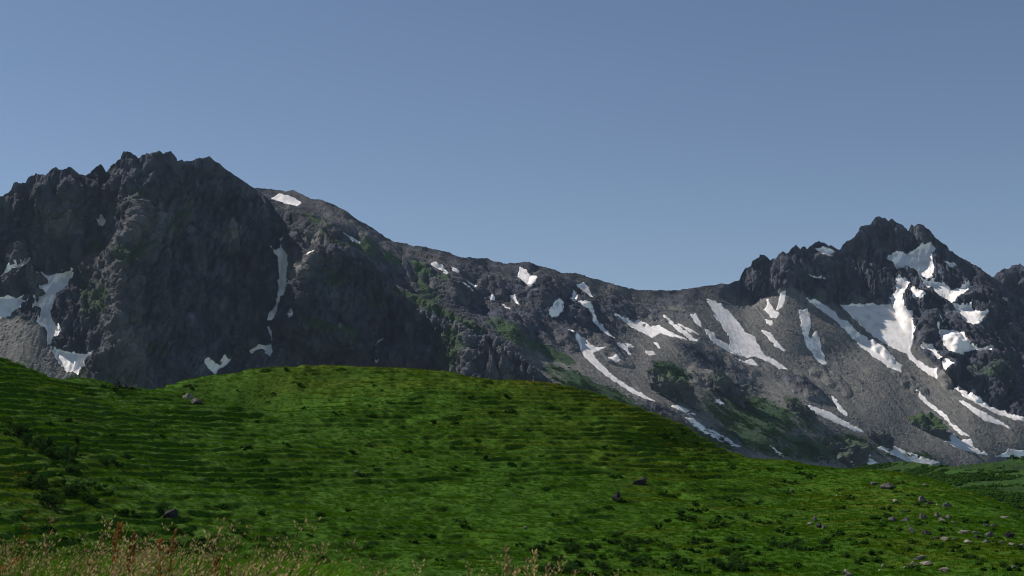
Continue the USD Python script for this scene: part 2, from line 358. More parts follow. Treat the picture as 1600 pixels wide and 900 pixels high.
class Relief:
    """A mountain side as a grid of points that run down from its skyline, with crags, and its far slope behind."""

    def __init__(self, top, bottom, control, u0, u1, du, rows, jag, layer, rough_fn, green_items, tone_items=(), seed=0, soft=3.0, warp=7.0, big=1.0, strata=(), bumps=()):
        self.u0, self.du = u0, du
        u = np.arange(u0, u1 + du / 2, du)
        top, bottom = poly(*top), poly(*bottom)
        vt = np.interp(u, top[:, 0], top[:, 1])
        z0 = np.zeros_like(u)
        vt = vt + 1.5 * jag(u) * (1.6 * perlin(np.stack([u / 5.0, z0, z0 + seed], -1)) + 2.6 * perlin(np.stack([u / 13.0, z0 + 3, z0], -1)) + 0.8 * perlin(np.stack([u / 2.3, z0 + 7, z0], -1)))
        vb = np.interp(u, bottom[:, 0], bottom[:, 1])
        s = np.linspace(0, 1, rows)
        U = np.broadcast_to(u, (rows, len(u))).copy()
        V = vt + s[:, None] * (vb - vt)
        self.vt, self.vb, self.rows = vt, vb, rows
        c = poly(*[x for p in control for x in p[:2]])
        inv = 1.0 / np.array([p[2] for p in control], float)
        # depth over a plain raster first: facets between the control points, bent by noise and softened
        su = 2.0
        ru, rv = np.arange(u0 - 20, u1 + 21, su), np.arange(vt.min() - 20, vb.max() + 21, su)
        RU, RV = np.meshgrid(ru, rv)
        q = np.stack([RU / 26.0, RV / 26.0, np.full_like(RU, seed + 0.5)], -1)
        wr = warp * (0.05 + gaussian_filter(rough_fn(RU, RV), 4))
        Uw, Vw = RU + wr * fbm(q, 3, seed), RV + wr * fbm(q + 40, 3, seed)
        lin = LinearNDInterpolator(c, inv)(Uw, Vw)
        bad = np.isnan(lin)
        if bad.any():
            lin[bad] = NearestNDInterpolator(c, inv)(Uw[bad], Vw[bad])
        keen = sstep(0.15, 0.6, gaussian_filter(rough_fn(RU, RV), 8 / su))
        lin = gaussian_filter(lin, soft / su) * keen + gaussian_filter(lin, 17 / su, mode='nearest') * (1 - keen)
        RP = at(RU, RV, 1 / lin)
        RN = grid_normals(np.stack([gaussian_filter(RP[..., k], 5 / su) for k in range(3)], -1))
        look = np.stack([(V - rv[0]) / su, (U - ru[0]) / su])
        P0 = at(U, V, 1 / map_coordinates(lin, look, order=1))
        N0 = np.stack([map_coordinates(RN[..., k], look, order=1) for k in range(3)], -1)
        w = sstep(0, 0.12, s)[:, None]
        sd = snow_field(U, V, layer)
        inside = sstep(-3.0, 2.0, sd) if layer == 'A' else sstep(-2.0, 3.0, sd)
        rough = gaussian_filter(rough_fn(U, V), 3) * (1 - 0.85 * inside)
        W = P0 * np.array([1, 1, 0.6])
        edge = 0.35 + 0.65 * w
        large = big * rough ** 1.4 * (12 * ridged(W / 110.0, 2, seed + 20) + 9 * ridged(W / 48.0, 2, seed + 30)) * edge
        for k, (deg, across, along, amp, mask) in enumerate(strata):
            t = math.radians(deg)
            wob = 5 * perlin(np.stack([U / 40, V / 40, 0 * U + k], -1), seed)
            q = np.stack([(U * math.cos(t) + V * math.sin(t) + wob) / across, (V * math.cos(t) - U * math.sin(t)) / along, 0 * U + 9.1 * k], -1)
            large = large + amp * (ridged(q, 3, seed + 80 + k) * rough if amp > 1.2 else fbm(q, 3, seed + 80 + k) * (1 - 0.8 * inside)) * mask(U, V) * edge
        for bu, bv, bru, brv, tilt, amp in bumps:         # single crags: gentle on the upper left, abrupt on the lower right
            t = math.radians(tilt)
            R = 1.4 * max(bru, brv)
            m = (np.abs(U - bu) < R) & (np.abs(V - bv) < R)
            if not m.any():
                continue
            um, vm = U[m], V[m]
            wu, wv = um + 6 * perlin(np.stack([um / 14, vm / 14, 0 * um + bu], -1)), vm + 6 * perlin(np.stack([um / 14, vm / 14, 0 * um + bv], -1))
            a, b = ((wu - bu) * math.cos(t) + (wv - bv) * math.sin(t)) / bru, (-(wu - bu) * math.sin(t) + (wv - bv) * math.cos(t)) / brv
            rr_ = np.sqrt(a * a + b * b)
            large[m] += amp * np.clip(1 - rr_, 0, 1) ** 0.6 * (1 + 0.35 * np.clip(a, -1, 1)) * (rr_ < 1) * (1 + 0.25 * perlin(W[m] / 12.0, seed + 3))
        P1 = P0 + N0 * large[..., None]
        N1 = grid_normals(P1)
        N1 = np.stack([gaussian_filter(N1[..., k], 1.5) for k in range(3)], -1)
        N1 /= np.linalg.norm(N1, axis=-1, keepdims=True)
        fine = rough * ((4.6 if layer == 'A' else 3.4) * ridged(P1 / np.array([17.0, 17, 26]), 3, seed + 40) + 1.2 * ridged(P1 / 6.0, 2, seed + 50)) * edge
        stones = np.clip(perlin(P1 / 4.6, seed + 61) - 0.20, 0, 1) + 1.0 * np.clip(perlin(P1 / 10.0, seed + 63) - 0.33, 0, 1)
        stones = stones * (0.25 + 1.1 * sstep(-.25, .5, fbm(P1 / 70.0, 2, seed + 62)))
        grit = 1.9 * stones + 0.4 * fbm(P1 / 5.0, 2, seed + 60)
        fine = fine + (1 - 0.93 * inside) * (1 - 0.35 * rough) * grit
        P2 = P1 + N1 * fine[..., None]
        self.U, self.V, self.P1, self.N1, self.P2 = U, V, P1, N1, P2
        # colour: rock, scree, low vegetation; left massif tone patches add sunlit brightness to ribs
        n = fbm(P2 / 60.0, 4, seed + 70)
        n2 = fbm(P2 / 14.0, 3, seed + 75)
        crack = ridged(P2 / np.array([26.0, 26, 60]), 3, seed + 77)
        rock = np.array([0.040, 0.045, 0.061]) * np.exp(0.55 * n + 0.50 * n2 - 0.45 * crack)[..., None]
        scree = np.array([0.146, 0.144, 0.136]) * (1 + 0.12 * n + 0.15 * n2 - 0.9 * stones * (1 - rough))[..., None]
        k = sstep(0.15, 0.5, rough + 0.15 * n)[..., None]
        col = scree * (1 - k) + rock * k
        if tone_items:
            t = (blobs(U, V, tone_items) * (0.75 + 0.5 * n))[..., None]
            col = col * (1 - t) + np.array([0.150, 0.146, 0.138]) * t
        pale = sstep(0.35, 0.8, fbm(P2 / np.array([30.0, 30, 90]), 3, seed + 78) + 0.2)[..., None] * k * 0.35
        col = col * (1 - pale) + np.array([0.120, 0.118, 0.116]) * pale
        g = blobs(U, V, green_items)
        N2 = grid_normals(P2)
        g = sstep(0.24, 0.52, g * (0.85 + 0.5 * n + 0.55 * n2) + 0.25 * g * (N2[..., 2] - 0.5))[..., None]
        col = col * (1 - g) + (np.array([0.028, 0.050, 0.024]) if layer == 'A' else np.array([0.032, 0.064, 0.026])) * (1 + 0.35 * n2)[..., None] * g
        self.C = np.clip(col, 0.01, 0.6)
        # the far slope
        back = np.array([12.0, 35, 80, 180, 420])
        first = P2[0]
        dirs = first / np.linalg.norm(first[:, :2], axis=1, keepdims=True)
        B = np.stack([first + b * np.c_[dirs[:, :2], -0.75 * np.ones(len(first))] + np.c_[z0, z0, 3.0 * perlin(np.stack([u / 6, z0 + b, z0], -1))] for b in back[::-1]])
        self.nb = len(back)
        self.points = np.concatenate([B, P2])
        self.colors = np.concatenate([np.broadcast_to(self.C[0], (self.nb, *self.C[0].shape)), self.C])

    def mesh(self, keep=None):
        f = tri(grid_faces(*self.points.shape[:2]))
        v, c = self.points.reshape(-1, 3), self.colors.reshape(-1, 3)
        if keep is not None:
            k = np.concatenate([np.broadcast_to(keep[0], (self.nb, keep.shape[1])), keep]).ravel()
            f = f[k[f[:, 0]]]
            used = np.unique(f)
            new = np.zeros(len(v), int); new[used] = np.arange(len(used))
            v, c, f = v[used], c[used], new[f]
        return (v, f), c

    def index(self, u, v):
        col = np.clip((u - self.u0) / self.du, 0, self.U.shape[1] - 1)
        vt, vb = (np.interp(col, np.arange(len(self.vt)), x) for x in (self.vt, self.vb))
        return np.stack([np.clip((v - vt) / (vb - vt) * (self.rows - 1), 0, self.rows - 1), col])

    def sample(self, u, v, what='P2'):
        a = getattr(self, what)
        u, v = np.asarray(u, float), np.asarray(v, float)
        if u.ndim == 0:
            return self.sample(u[None], v[None], what)[0]
        i = self.index(u, v)
        return np.stack([map_coordinates(a[..., k], i, order=1) for k in range(3)], -1)


# left massif
A_TOP = (-160,335, -60,318, 0,308, 16,299, 23,286, 28,287, 40,286, 45,279, 57,272, 60,274, 75,274, 83,267, 95,267, 108,263, 120,270, 130,275, 138,274, 146,261, 154,252, 160,258, 166,268, 175,262, 190,248, 193,237, 200,239, 208,240, 216,246, 228,244, 240,239, 255,239, 265,239, 275,250, 288,252, 300,252, 310,248, 326,245, 340,254, 355,266, 370,277, 385,287, 400,296, 425,319, 470,337, 515,368, 560,393, 590,418, 610,442, 660,463, 700,485, 745,506, 775,528, 800,548, 830,570, 855,592, 880,618, 960,650)
A_BOT = (-160,660, 0,640, 150,640, 250,650, 420,630, 700,630, 860,640, 960,670)
A_CTL = [(-180,320,2880),(-60,310,2900),(0,300,2915),(60,265,2945),(108,255,2962),(138,265,2978),(154,245,2962),(166,260,2995),(195,230,2985),(228,236,3005),(265,230,3030),(290,243,3060),(326,236,3060),(360,260,3110),(400,285,3150),(425,308,3140),(470,325,3070),(515,355,3010),(560,380,3010),(600,425,3050),(612,435,3050),(660,455,3000),(745,498,2915),(800,540,2850),(880,605,2790),(980,640,2750),
 (225,275,2960),(215,330,2895),(196,380,2840),(183,430,2795),(180,480,2760),(182,520,2735),(186,560,2712),(190,640,2680),
 (440,372,3085),(442,430,3040),(432,490,3000),(423,540,2950),(412,600,2897),(405,650,2865),(430,340,3110),
 (320,330,3035),(330,400,2990),(330,500,2915),(310,570,2850),(290,650,2780),(265,300,3010),(270,420,2900),(255,500,2830),(245,580,2770),
 (515,372,3000),(497,400,2945),(477,432,2918),(469,470,2892),(462,500,2872),(500,510,2885),(530,524,2870),(480,560,2925),(500,640,2880),(450,540,2940),
 (612,470,3035),(602,520,3005),(580,565,2970),(560,640,2925),(550,440,2985),(550,500,2950),
 (612,462,3020),(660,484,2965),(740,513,2885),(640,510,2955),(650,560,2935),(662,640,2895),
 (680,525,2950),(690,575,2915),(720,518,2872),(735,560,2815),(745,640,2775),(690,640,2870),(775,560,2835),(800,620,2790),
 (100,343,2905),(128,380,2895),(122,418,2875),(140,400,2880),(60,400,2900),(40,420,2880),(80,350,2915),(30,350,2925),
 (18,430,2835),(30,425,2842),(52,450,2845),(25,465,2822),(-60,430,2850),
 (0,500,2790),(50,520,2745),(50,560,2700),(100,600,2680),(0,600,2640),(-180,640,2580),(-180,450,2800),(-100,540,2700),(60,660,2610),
 (90,432,2880),(75,490,2812),(72,540,2762),(110,585,2715),(135,553,2755),(125,440,2870),(108,475,2815),(100,515,2775),(108,540,2755),
 (150,500,2775),(135,530,2757),(160,560,2722),(150,600,2700),(120,650,2650),(155,340,2960),(160,370,2928),(165,420,2840)]


def a_rough(U, V):
    edge = np.interp(U, [-160, 0, 20, 60, 80, 100, 125, 140], [440, 470, 486, 500, 545, 570, 590, 700])   # the scree fan at the left foot
    return 1 - 0.88 * sstep(-4, 8, V - edge) * (U < 150)


A_GREEN = [(150,470,30,45,20,.75),(205,400,50,25,-20,.55),(275,350,25,50,10,.5),(235,545,28,12,20,.7),(500,508,40,6,25,1),(540,522,25,6,25,.9),(680,482,80,9,26,1),(745,508,25,8,26,1),(705,545,26,40,0,.85),(520,370,30,8,35,.8),(150,395,35,22,0,.6),(225,312,25,18,0,.5),(190,590,40,20,0,.6),(130,590,30,12,0,.6),(370,430,30,40,0,.35),(520,430,45,40,30,.45),(95,340,30,10,0,.5),(335,480,20,30,0,.3),(590,470,50,30,10,.4),(40,570,60,40,35,.35),(440,320,40,6,30,.7)]
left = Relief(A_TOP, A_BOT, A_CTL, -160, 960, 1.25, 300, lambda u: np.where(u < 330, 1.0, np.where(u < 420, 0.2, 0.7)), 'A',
              a_rough, A_GREEN, [(95,350,34,34,0,.6),(195,560,30,70,0,.6),(175,440,30,80,0,.55),(220,370,25,40,0,.55),(357,372,14,30,0,1),(478,405,16,60,25,1),(60,400,30,20,0,.5),(250,340,40,30,0,.4),(715,545,24,40,0,.7),(625,455,24,10,20,.7),(390,470,30,60,0,.15),(785,570,24,30,0,.6)], seed=1, big=1.0,  # pale rock on ribs and slabs, with their sunlit brightness put into the colour
              strata=[(22, 13, 80, 5.5, lambda U, V: 1.0), (-8, 24, 90, 4.0, lambda U, V: 1.0)],
              bumps=[(358,372,12,30,-8,22.4),(275,335,26,36,10,17.6),(215,345,13,34,18,19.2),(222,395,16,40,14,16.0),(100,375,30,36,8,13),(205,545,20,50,-5,19.2),(235,470,16,50,8,14.4),(300,430,18,40,-10,12.8),(340,500,20,50,-6,12.8),(140,500,18,50,20,11),(482,410,12,50,24,12.8),(560,470,24,60,12,16.0),(660,550,22,40,5,16.0),(60,385,22,24,0,8),(30,330,24,30,-20,16.0),(120,300,30,22,0,16.0),(250,290,30,24,0,12.8),(330,300,20,30,0,12.8),(200,470,13,46,14,14),(160,560,14,40,20,12),(290,380,12,26,-10,13),(250,420,10,30,10,10),(320,545,16,40,-8,10),(395,400,10,30,0,9),(70,320,18,34,-15,14),(145,310,14,34,5,16),(180,300,10,30,12,14),(530,450,16,50,14,13),(585,500,14,40,10,10),(505,580,24,30,0,9),(375,330,14,30,-20,9),(640,580,12,30,5,10)])

# ridge, scree and right peak
B_TOP = (370,300, 400,294, 410,295, 430,297, 445,299, 458,297, 470,303, 485,311, 500,312, 515,317, 540,331, 560,345, 580,356, 600,369, 615,378, 630,380, 650,384, 663,386, 680,391, 700,394, 715,402, 735,404, 752,403, 770,408, 795,412, 810,412, 822,409, 832,412, 845,417, 862,421, 880,426, 905,428, 920,434, 945,440, 970,448, 1000,454, 1050,454, 1085,450, 1110,446, 1140,443, 1156,437, 1158,431, 1166,418, 1173,417, 1174,408, 1186,402, 1187,397, 1197,400, 1202,406, 1210,406, 1217,398, 1222,394, 1230,396, 1235,390, 1243,384, 1250,389, 1255,386, 1260,390, 1264,384, 1272,379, 1285,381, 1298,385, 1309,391, 1313,388, 1320,380, 1327,375, 1337,363, 1345,355, 1358,351, 1365,343, 1372,339, 1380,341, 1386,345, 1392,343, 1400,349, 1410,353, 1416,358, 1418,362, 1424,352, 1430,354, 1433,351, 1440,352, 1448,357, 1454,363, 1462,374, 1475,383, 1485,392, 1500,402, 1515,412, 1530,420, 1538,427, 1550,434, 1562,441, 1580,458, 1600,472, 1640,490, 1760,560)
B_BOT = (370,700, 900,700, 1000,720, 1150,750, 1300,772, 1760,790)
B_CTL = [(360,300,3250),(400,288,3255),(458,290,3325),(510,308,3335),(560,338,3355),(612,370,3385),(700,387,3480),(760,397,3560),(822,402,3590),(850,412,3640),(905,420,3720),(1000,447,3900),(1085,443,4050),(1156,432,4150),
 (1197,392,4200),(1235,385,4240),(1272,372,4310),(1305,385,4340),(1340,352,4400),(1372,332,4450),(1416,352,4465),(1440,345,4480),(1475,378,4460),(1540,422,4440),(1600,468,4410),(1760,550,4350),
 (425,318,3200),(470,335,3180),(520,365,3150),(570,390,3170),(360,700,3000),(500,700,3000),(620,440,3180),(700,480,3150),(800,530,3085),(870,600,2995),(700,700,2900),
 (950,650,2960),(1000,690,2980),(1100,730,3020),(1200,750,3110),(1300,760,3260),(1400,760,3420),(1500,760,3560),(1600,760,3700),(1770,790,3850),(900,720,2900),
 (640,400,3330),(700,430,3310),(760,440,3420),(780,480,3320),(850,560,3160),(830,440,3480),(868,440,3540),(880,470,3480),(830,500,3300),
 (882,515,3330),(940,560,3260),(1020,627,3130),(905,470,3540),(960,494,3560),(1075,531,3560),(1000,560,3380),(1010,480,3760),
 (1106,468,3985),(1160,520,3870),(1228,577,3750),(1100,600,3400),(1150,650,3330),(1250,640,3460),(1050,660,3070),(1150,705,3120),
 (1170,478,4110),(1200,462,4125),(1235,452,4120),(1270,470,4140),(1180,445,4150),(1235,420,4180),
 (1250,486,4085),(1288,570,3930),(1300,510,4060),(1370,580,3950),(1440,650,3820),(1500,705,3690),(1360,660,3620),(1300,690,3420),(1400,710,3530),
 (1285,484,4160),(1350,540,4085),(1407,582,4015),(1310,478,4180),
 (1260,440,4205),(1300,440,4245),(1390,440,4290),(1345,476,4215),(1390,474,4240),(1300,410,4290),(1330,400,4370),(1375,400,4405),(1420,396,4420),(1400,428,4330),
 (1372,360,4425),(1340,380,4385),
 (1410,470,4215),(1415,540,4110),(1460,585,4020),(1430,400,4410),(1455,437,4330),(1385,412,4380),
 (1432,470,4235),(1445,490,4190),(1432,520,4140),(1450,530,4100),(1480,600,3985),(1490,560,4030),
 (1480,450,4310),(1500,470,4260),(1530,490,4220),(1500,500,4180),(1475,490,4215),(1480,520,4120),(1535,548,4080),
 (1500,590,3965),(1520,560,4055),(1530,620,3935),(1560,645,3900),(1560,560,4080),(1590,600,4010),(1600,655,3890),(1570,480,4330),(1560,520,4200),(1600,540,4200),
 (1550,700,3740),(1600,700,3780),(1530,650,3830)]


def b_rough(U, V):
    band = np.interp(U, [370, 600, 700, 800, 900, 1000, 1100, 1160, 1200, 1760], [420, 480, 520, 560, 545, 505, 475, 470, 440, 440])
    r = 0.12 + 0.33 * (1 - sstep(-25, 30, V - band))
    cliff = np.interp(U, [1150, 1160, 1180, 1200, 1240, 1262, 1300, 1312, 1320, 1390, 1400, 1430, 1440, 1480, 1490, 1560, 1600, 1760], [436, 462, 474, 456, 444, 464, 474, 478, 478, 474, 500, 535, 545, 590, 605, 640, 652, 660])
    r = np.maximum(r, 0.95 * (1 - sstep(-4, 5, V - cliff)) * (U > 1150))
    r = np.maximum(r, blobs(U, V, [(1045,590,35,22,20,.8),(1135,608,34,20,25,.8),(1100,560,70,14,30,.55),(1250,600,60,16,30,.5),(1040,650,50,14,30,.7),(900,500,50,30,40,.5),(960,540,40,14,35,.45),(840,450,40,35,40,.6),(1330,520,50,12,40,.25),(1420,600,40,12,35,.35),(1310,560,90,20,40,.22),(1150,590,70,15,30,.5),(1340,600,60,18,30,.3)]))
    return r


B_GREEN = [(500,350,60,10,28,.5),(570,385,35,14,28,.6),(610,405,25,12,28,.55),(655,425,30,12,35,.55),(665,455,40,14,40,.55),(690,440,30,8,40,.45),(800,525,50,12,30,.8),(845,545,40,9,30,.9),(880,560,25,8,30,.8),(870,585,30,12,30,.8),(905,600,50,14,25,1),(960,625,55,14,25,1),(1000,645,45,12,25,.9),(1050,672,50,12,25,.8),(1050,585,32,18,20,.9),(1040,570,25,8,10,.6),(1180,640,90,26,25,.75),(1110,690,60,16,25,.9),(1190,690,80,20,15,.85),(1250,700,60,22,10,.9),(1300,700,60,18,10,.9),(1215,660,40,14,20,.8),(1170,665,90,28,25,.75),(1330,690,90,16,12,.6),(1420,712,70,8,5,.6),(1240,630,22,8,30,.9),(1260,662,70,18,25,.4),(1545,585,50,30,10,.35),(1330,715,30,10,0,.8),(1070,620,30,10,30,.4),(1150,610,25,10,30,.4)]
B_TONE = [(520,335,110,12,32,.9),(950,450,90,14,18,.6),(1000,600,80,30,30,.35),(1200,620,80,40,30,.3),(1450,690,90,20,15,.25),(660,400,80,12,20,.4)]
right = Relief(B_TOP, B_BOT, B_CTL, 370, 1760, 1.25, 330, lambda u: np.interp(u, [370, 600, 640, 1000, 1150, 1160, 1460, 1500, 1760], [.15, .35, .7, .4, .4, .9, .8, .7, .8]), 'B', b_rough, B_GREEN, B_TONE, seed=2,
               strata=[(-48, 7, 70, 1.1, lambda U, V: 1.0), (-46, 24, 170, 1.2, lambda U, V: 1.0), (0, 8, 60, 4.5, lambda U, V: (U > 1150) * (V < 482)), (-40, 14, 50, 3.0, lambda U, V: (U < 1150) | (V > 482))],
               bumps=[(852,462,26,38,-32,15),(905,485,26,20,40,14),(885,530,26,12,35,10),(950,548,44,11,36,7),(1290,588,50,12,36,7),(1252,602,44,13,32,8),(1135,560,60,10,30,6),(1345,520,70,9,42,8),(1422,598,34,9,34,7),(1100,590,30,14,30,10),(1452,512,15,32,20,20),(1490,535,24,14,20,14),(1482,582,20,24,0,20),(1535,470,26,20,30,20),(1545,590,36,44,10,20),(1412,462,7,10,0,8),(1505,470,22,10,20,12),(1440,460,16,10,20,10),(700,450,40,20,40,14),(760,440,40,18,35,12),(650,420,30,18,30,12),(1000,485,60,10,18,7),(790,500,40,14,35,10),(1340,385,14,26,0,16),(1395,385,16,34,0,16),(1440,380,12,24,0,10),(1290,430,20,40,0,14),(1220,430,18,30,0,12),(1175,440,14,26,0,10),(1350,440,30,30,0,12)])

# far pinnacles behind the right edge
C_TOP = (1520,470, 1545,448, 1556,432, 1560,426, 1564,422, 1570,420, 1574,421, 1578,418, 1581,416, 1590,412, 1594,410, 1600,416, 1625,400, 1660,410, 1700,440, 1760,470)
far = Relief(C_TOP, (1520,560, 1760,620), [(1510,430,5000),(1560,412,5000),(1600,400,5050),(1660,395,5060),(1780,455,5000),(1510,570,4800),(1600,580,4800),(1780,630,4800),(1575,440,4930),(1590,445,4960),(1610,450,4920)],
             1520, 1760, 1.25, 80, lambda u: 0.8 + 0 * u, 'C', lambda U, V: 1 + 0 * U, [], seed=3)

GRP_M = 'rocky mountains behind the green hill'
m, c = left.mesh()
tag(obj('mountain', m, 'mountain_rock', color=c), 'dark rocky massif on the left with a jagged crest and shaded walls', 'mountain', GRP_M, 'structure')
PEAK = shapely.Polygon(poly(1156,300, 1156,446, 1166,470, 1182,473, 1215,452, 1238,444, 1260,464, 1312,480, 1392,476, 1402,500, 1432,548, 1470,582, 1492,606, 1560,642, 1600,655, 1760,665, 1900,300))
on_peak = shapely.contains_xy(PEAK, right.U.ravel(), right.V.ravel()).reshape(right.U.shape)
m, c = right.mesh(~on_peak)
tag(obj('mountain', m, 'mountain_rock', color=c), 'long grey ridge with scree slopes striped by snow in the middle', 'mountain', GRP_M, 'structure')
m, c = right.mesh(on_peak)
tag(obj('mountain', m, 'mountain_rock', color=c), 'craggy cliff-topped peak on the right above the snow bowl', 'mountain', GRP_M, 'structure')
m, c = far.mesh()
tag(obj('mountain', m, 'mountain_rock', color=c), 'far small row of rock pinnacles at the right edge of the skyline', 'mountain', GRP_M, 'structure')

# snow: shells that lie on the relief and dive under it at their ragged edge
for k, (lay, label, uv) in enumerate(SNOW):
    rel = left if lay == 'A' else right
    b = np.concatenate([poly(*o) for o in uv])
    (u0, v0), (u1, v1) = b.min(0) - 5, b.max(0) + 5
    st = 0.7 if max(u1 - u0, v1 - v0) < 90 else 1.0
    uu, vv = np.meshgrid(np.arange(u0, u1 + st, st), np.arange(v0, v1 + st, st))
    d = snow_depth(uv, np.stack([uu.ravel(), vv.ravel()], -1)).reshape(uu.shape)
    q = np.stack([uu, vv, np.full_like(uu, k * 3.7)], -1)
    d = d + 0.9 + 1.7 * fbm(q / [8.0, 8.0, 1], 4, 90, 0.65) - 5.0 * np.clip(perlin(q / [11.0, 8.0, 1], 97) - 0.52, 0, 1) * 4
    p, n = rel.sample(uu, vv, 'P1'), rel.sample(uu, vv, 'N1')
    pr = rel.sample(uu, vv, 'P2')
    n /= np.linalg.norm(n, axis=-1, keepdims=True)
    h = np.where(d > 0, 0.2 + np.minimum(0.20 * d, 0.5), 0.2 + 0.9 * d) + 0.25 * perlin(p / 11.0, 95) * (d > 0)
    h = h + 0.16 * perlin(np.stack([(uu * 0.94 - vv * 0.34 + 4 * perlin(np.stack([uu / 20, vv / 20, 0 * uu], -1))) / 3.6, (uu * 0.34 + vv * 0.94) / 45, 0 * uu + k], -1), 96) * sstep(1, 5, d)
    base = p + n * np.clip(np.sum((pr - p) * n, -1), -1.0, 0.8)[..., None] * 0.6
    q = base + n * h[..., None]
    f = tri(grid_faces(*uu.shape))
    good = (d > -2.2).ravel()
    f = f[good[f].all(1)]
    used = np.unique(f)
    new = np.zeros(uu.size, int); new[used] = np.arange(len(used))
    tag(obj('snow_patch', (q.reshape(-1, 3)[used], new[f]), 'snow', smooth=True), label, 'snow patch', 'snow patches left on the mountain slopes')

# ------------------------------------------------------------------ outcrops standing on the slopes
def lump(name, label, cat, group, u, v, w, h, rel, depth=0.8, tilt=0.0, sharp=1.0, green=0.0, seed=0, sub=5, push=0.42, pointed=0.0):
    """A crag w x h photo pixels wide and high on the relief at its foot point u, v."""
    foot = rel.sample(u, v)
    s = np.linalg.norm(foot) / FPX
    g = np.random.default_rng(700 + seed)
    q = g.normal(size=(26, 3)); q /= np.linalg.norm(q, axis=1, keepdims=True)
    q = np.sign(q) * np.abs(q) ** 0.8 * g.uniform(.68, 1.05, (26, 1))
    m = trimesh.convex.convex_hull(q)
    for _ in range(sub - 1):
        m = m.subdivide()
    p = np.array(m.vertices)
    if pointed:
        k = 1 - pointed * np.clip(p[:, 2], 0, 1) ** 1.2
        p[:, :2] *= k[:, None]
    a = math.radians(tilt)
    p = p * np.array([w / 2, w / 2 * depth, h]) * s
    p = np.stack([p[:, 0] * math.cos(a) - p[:, 2] * math.sin(a), p[:, 1], p[:, 0] * math.sin(a) + p[:, 2] * math.cos(a)], -1)
    nrm = p / np.linalg.norm(p, axis=1, keepdims=True)
    q = p + foot
    size = min(w, h * 2) * s
    p = p + nrm * (sharp * (0.20 * size * ridged(q / (0.45 * size) + seed, 3, seed) + 0.07 * size * ridged(q / (0.13 * size), 3, seed + 9)))[:, None]
    p = p + foot + np.array([0, push * w * s * depth, 0])
    mm = trimesh.Trimesh(p, m.faces, process=False)
    nz = mm.vertex_normals[:, 2]
    n2 = fbm(p / 9.0, 3, seed + 5)
    col = np.array([0.078, 0.080, 0.088]) * (1 + 0.35 * n2)[:, None]
    g = (sstep(0.1, 0.6, nz + 0.6 * n2) * green)[:, None]
    col = np.clip(col * (1 - g) + np.array([0.034, 0.064, 0.022]) * (1 + 0.4 * n2)[:, None] * g, 0.01, 1)
    return tag(obj(name, (p, m.faces), 'mountain_rock', color=col), label, cat, group)


OC = 'crags standing out of the mountain slopes'
lump('rock_outcrop', 'loaf-shaped crag with a green top on the right scree', 'rock outcrop', OC, 1445, 678, 78, 34, right, 0.7, -17, 0.7, 1.0, 1)
lump('rock_outcrop', 'dark crag overgrown with green shrubs just above the right end of the meadow crest', 'rock outcrop', OC, 1312, 718, 92, 30, right, 0.7, -3, 1.2, 0.75, 2)
lump('rock_outcrop', 'small dark crag up right of the shrub-grown one', 'rock outcrop', OC, 1376, 694, 34, 20, right, 0.7, 15, 1.3, 0.4, 3)
lump('rock_outcrop', 'dark craggy mound with a green cap in the middle of the scree', 'rock outcrop', OC, 1048, 622, 66, 40, right, 0.7, -14, 1.2, 0.75, 4)
lump('rock_outcrop', 'dark craggy mound right of the green-capped one', 'rock outcrop', OC, 1133, 622, 58, 34, right, 0.7, -24, 1.3, 0.35, 5)
lump('rock_outcrop', 'low dark crag beside the upper end of the long slim snow streak', 'rock outcrop', OC, 1250, 650, 56, 20, right, 0.6, -25, 1.0, 0.8, 6)
lump('rock_outcrop', 'dark crag half hidden behind the right flank of the green hill', 'rock outcrop', OC, 1036, 664, 62, 22, right, 0.6, -22, 1.3, 0.4, 7)
lump('rock_outcrop', 'small dark knob in the scree near the skyline saddle slope', 'rock outcrop', OC, 1020, 588, 22, 10, right, 0.7, 0, 1.2, 0.7, 8, 4)
lump('rock_pinnacle', 'taller grey rock tooth just above the crest of the green hill', 'rock outcrop', OC, 788, 602, 40, 72, left, 0.6, 4, 0.9, 0.0, 9, pointed=0.75)
lump('rock_pinnacle', 'shorter grey rock tooth left of the taller one', 'rock outcrop', OC, 772, 604, 34, 52, left, 0.6, 6, 0.9, 0.0, 10, pointed=0.7, push=0.0)
lump('rock_outcrop', 'small dark rounded knob between the snow tongues at the left edge', 'rock outcrop', OC, 22, 466, 84, 44, left, 0.5, 8, 1.0, 0.1, 11, push=0.5)

# ------------------------------------------------------------------ green hillside between meadow and scree on the right
G_TOP = (1280,740, 1340,731, 1370,727, 1400,722, 1430,722, 1452,727, 1475,729, 1500,728, 1530,725, 1560,722, 1600,716, 1680,705, 1780,700)
hill2 = Relief(G_TOP, (1280,800, 1450,820, 1780,880), [(1270,735,1150),(1400,715,1120),(1450,722,1060),(1500,722,1000),(1600,710,960),(1790,695,900),(1400,735,1040),(1440,741,930),(1470,735,830),(1530,745,740),(1600,750,690),(1790,760,620),(1500,790,520),(1600,800,470),(1270,800,800),(1400,800,620),(1790,890,380)],
               1280, 1780, 2.5, 70, lambda u: 0.3 + 0 * u, 'G', lambda U, V: 0.02 + 0 * U, [(1500,760,400,100,0,1)], seed=4, warp=3, big=0.2)
gc = np.array([0.018, 0.046, 0.004]) * (1 + 0.45 * fbm(hill2.points / 30.0, 4, 3))[..., None]
hm, _ = hill2.mesh()
tag(obj('hillside', hm, 'turf', color=gc.reshape(-1, 3)), 'darker green shrubby hillside behind the right end of the meadow', 'hillside', None, 'structure')

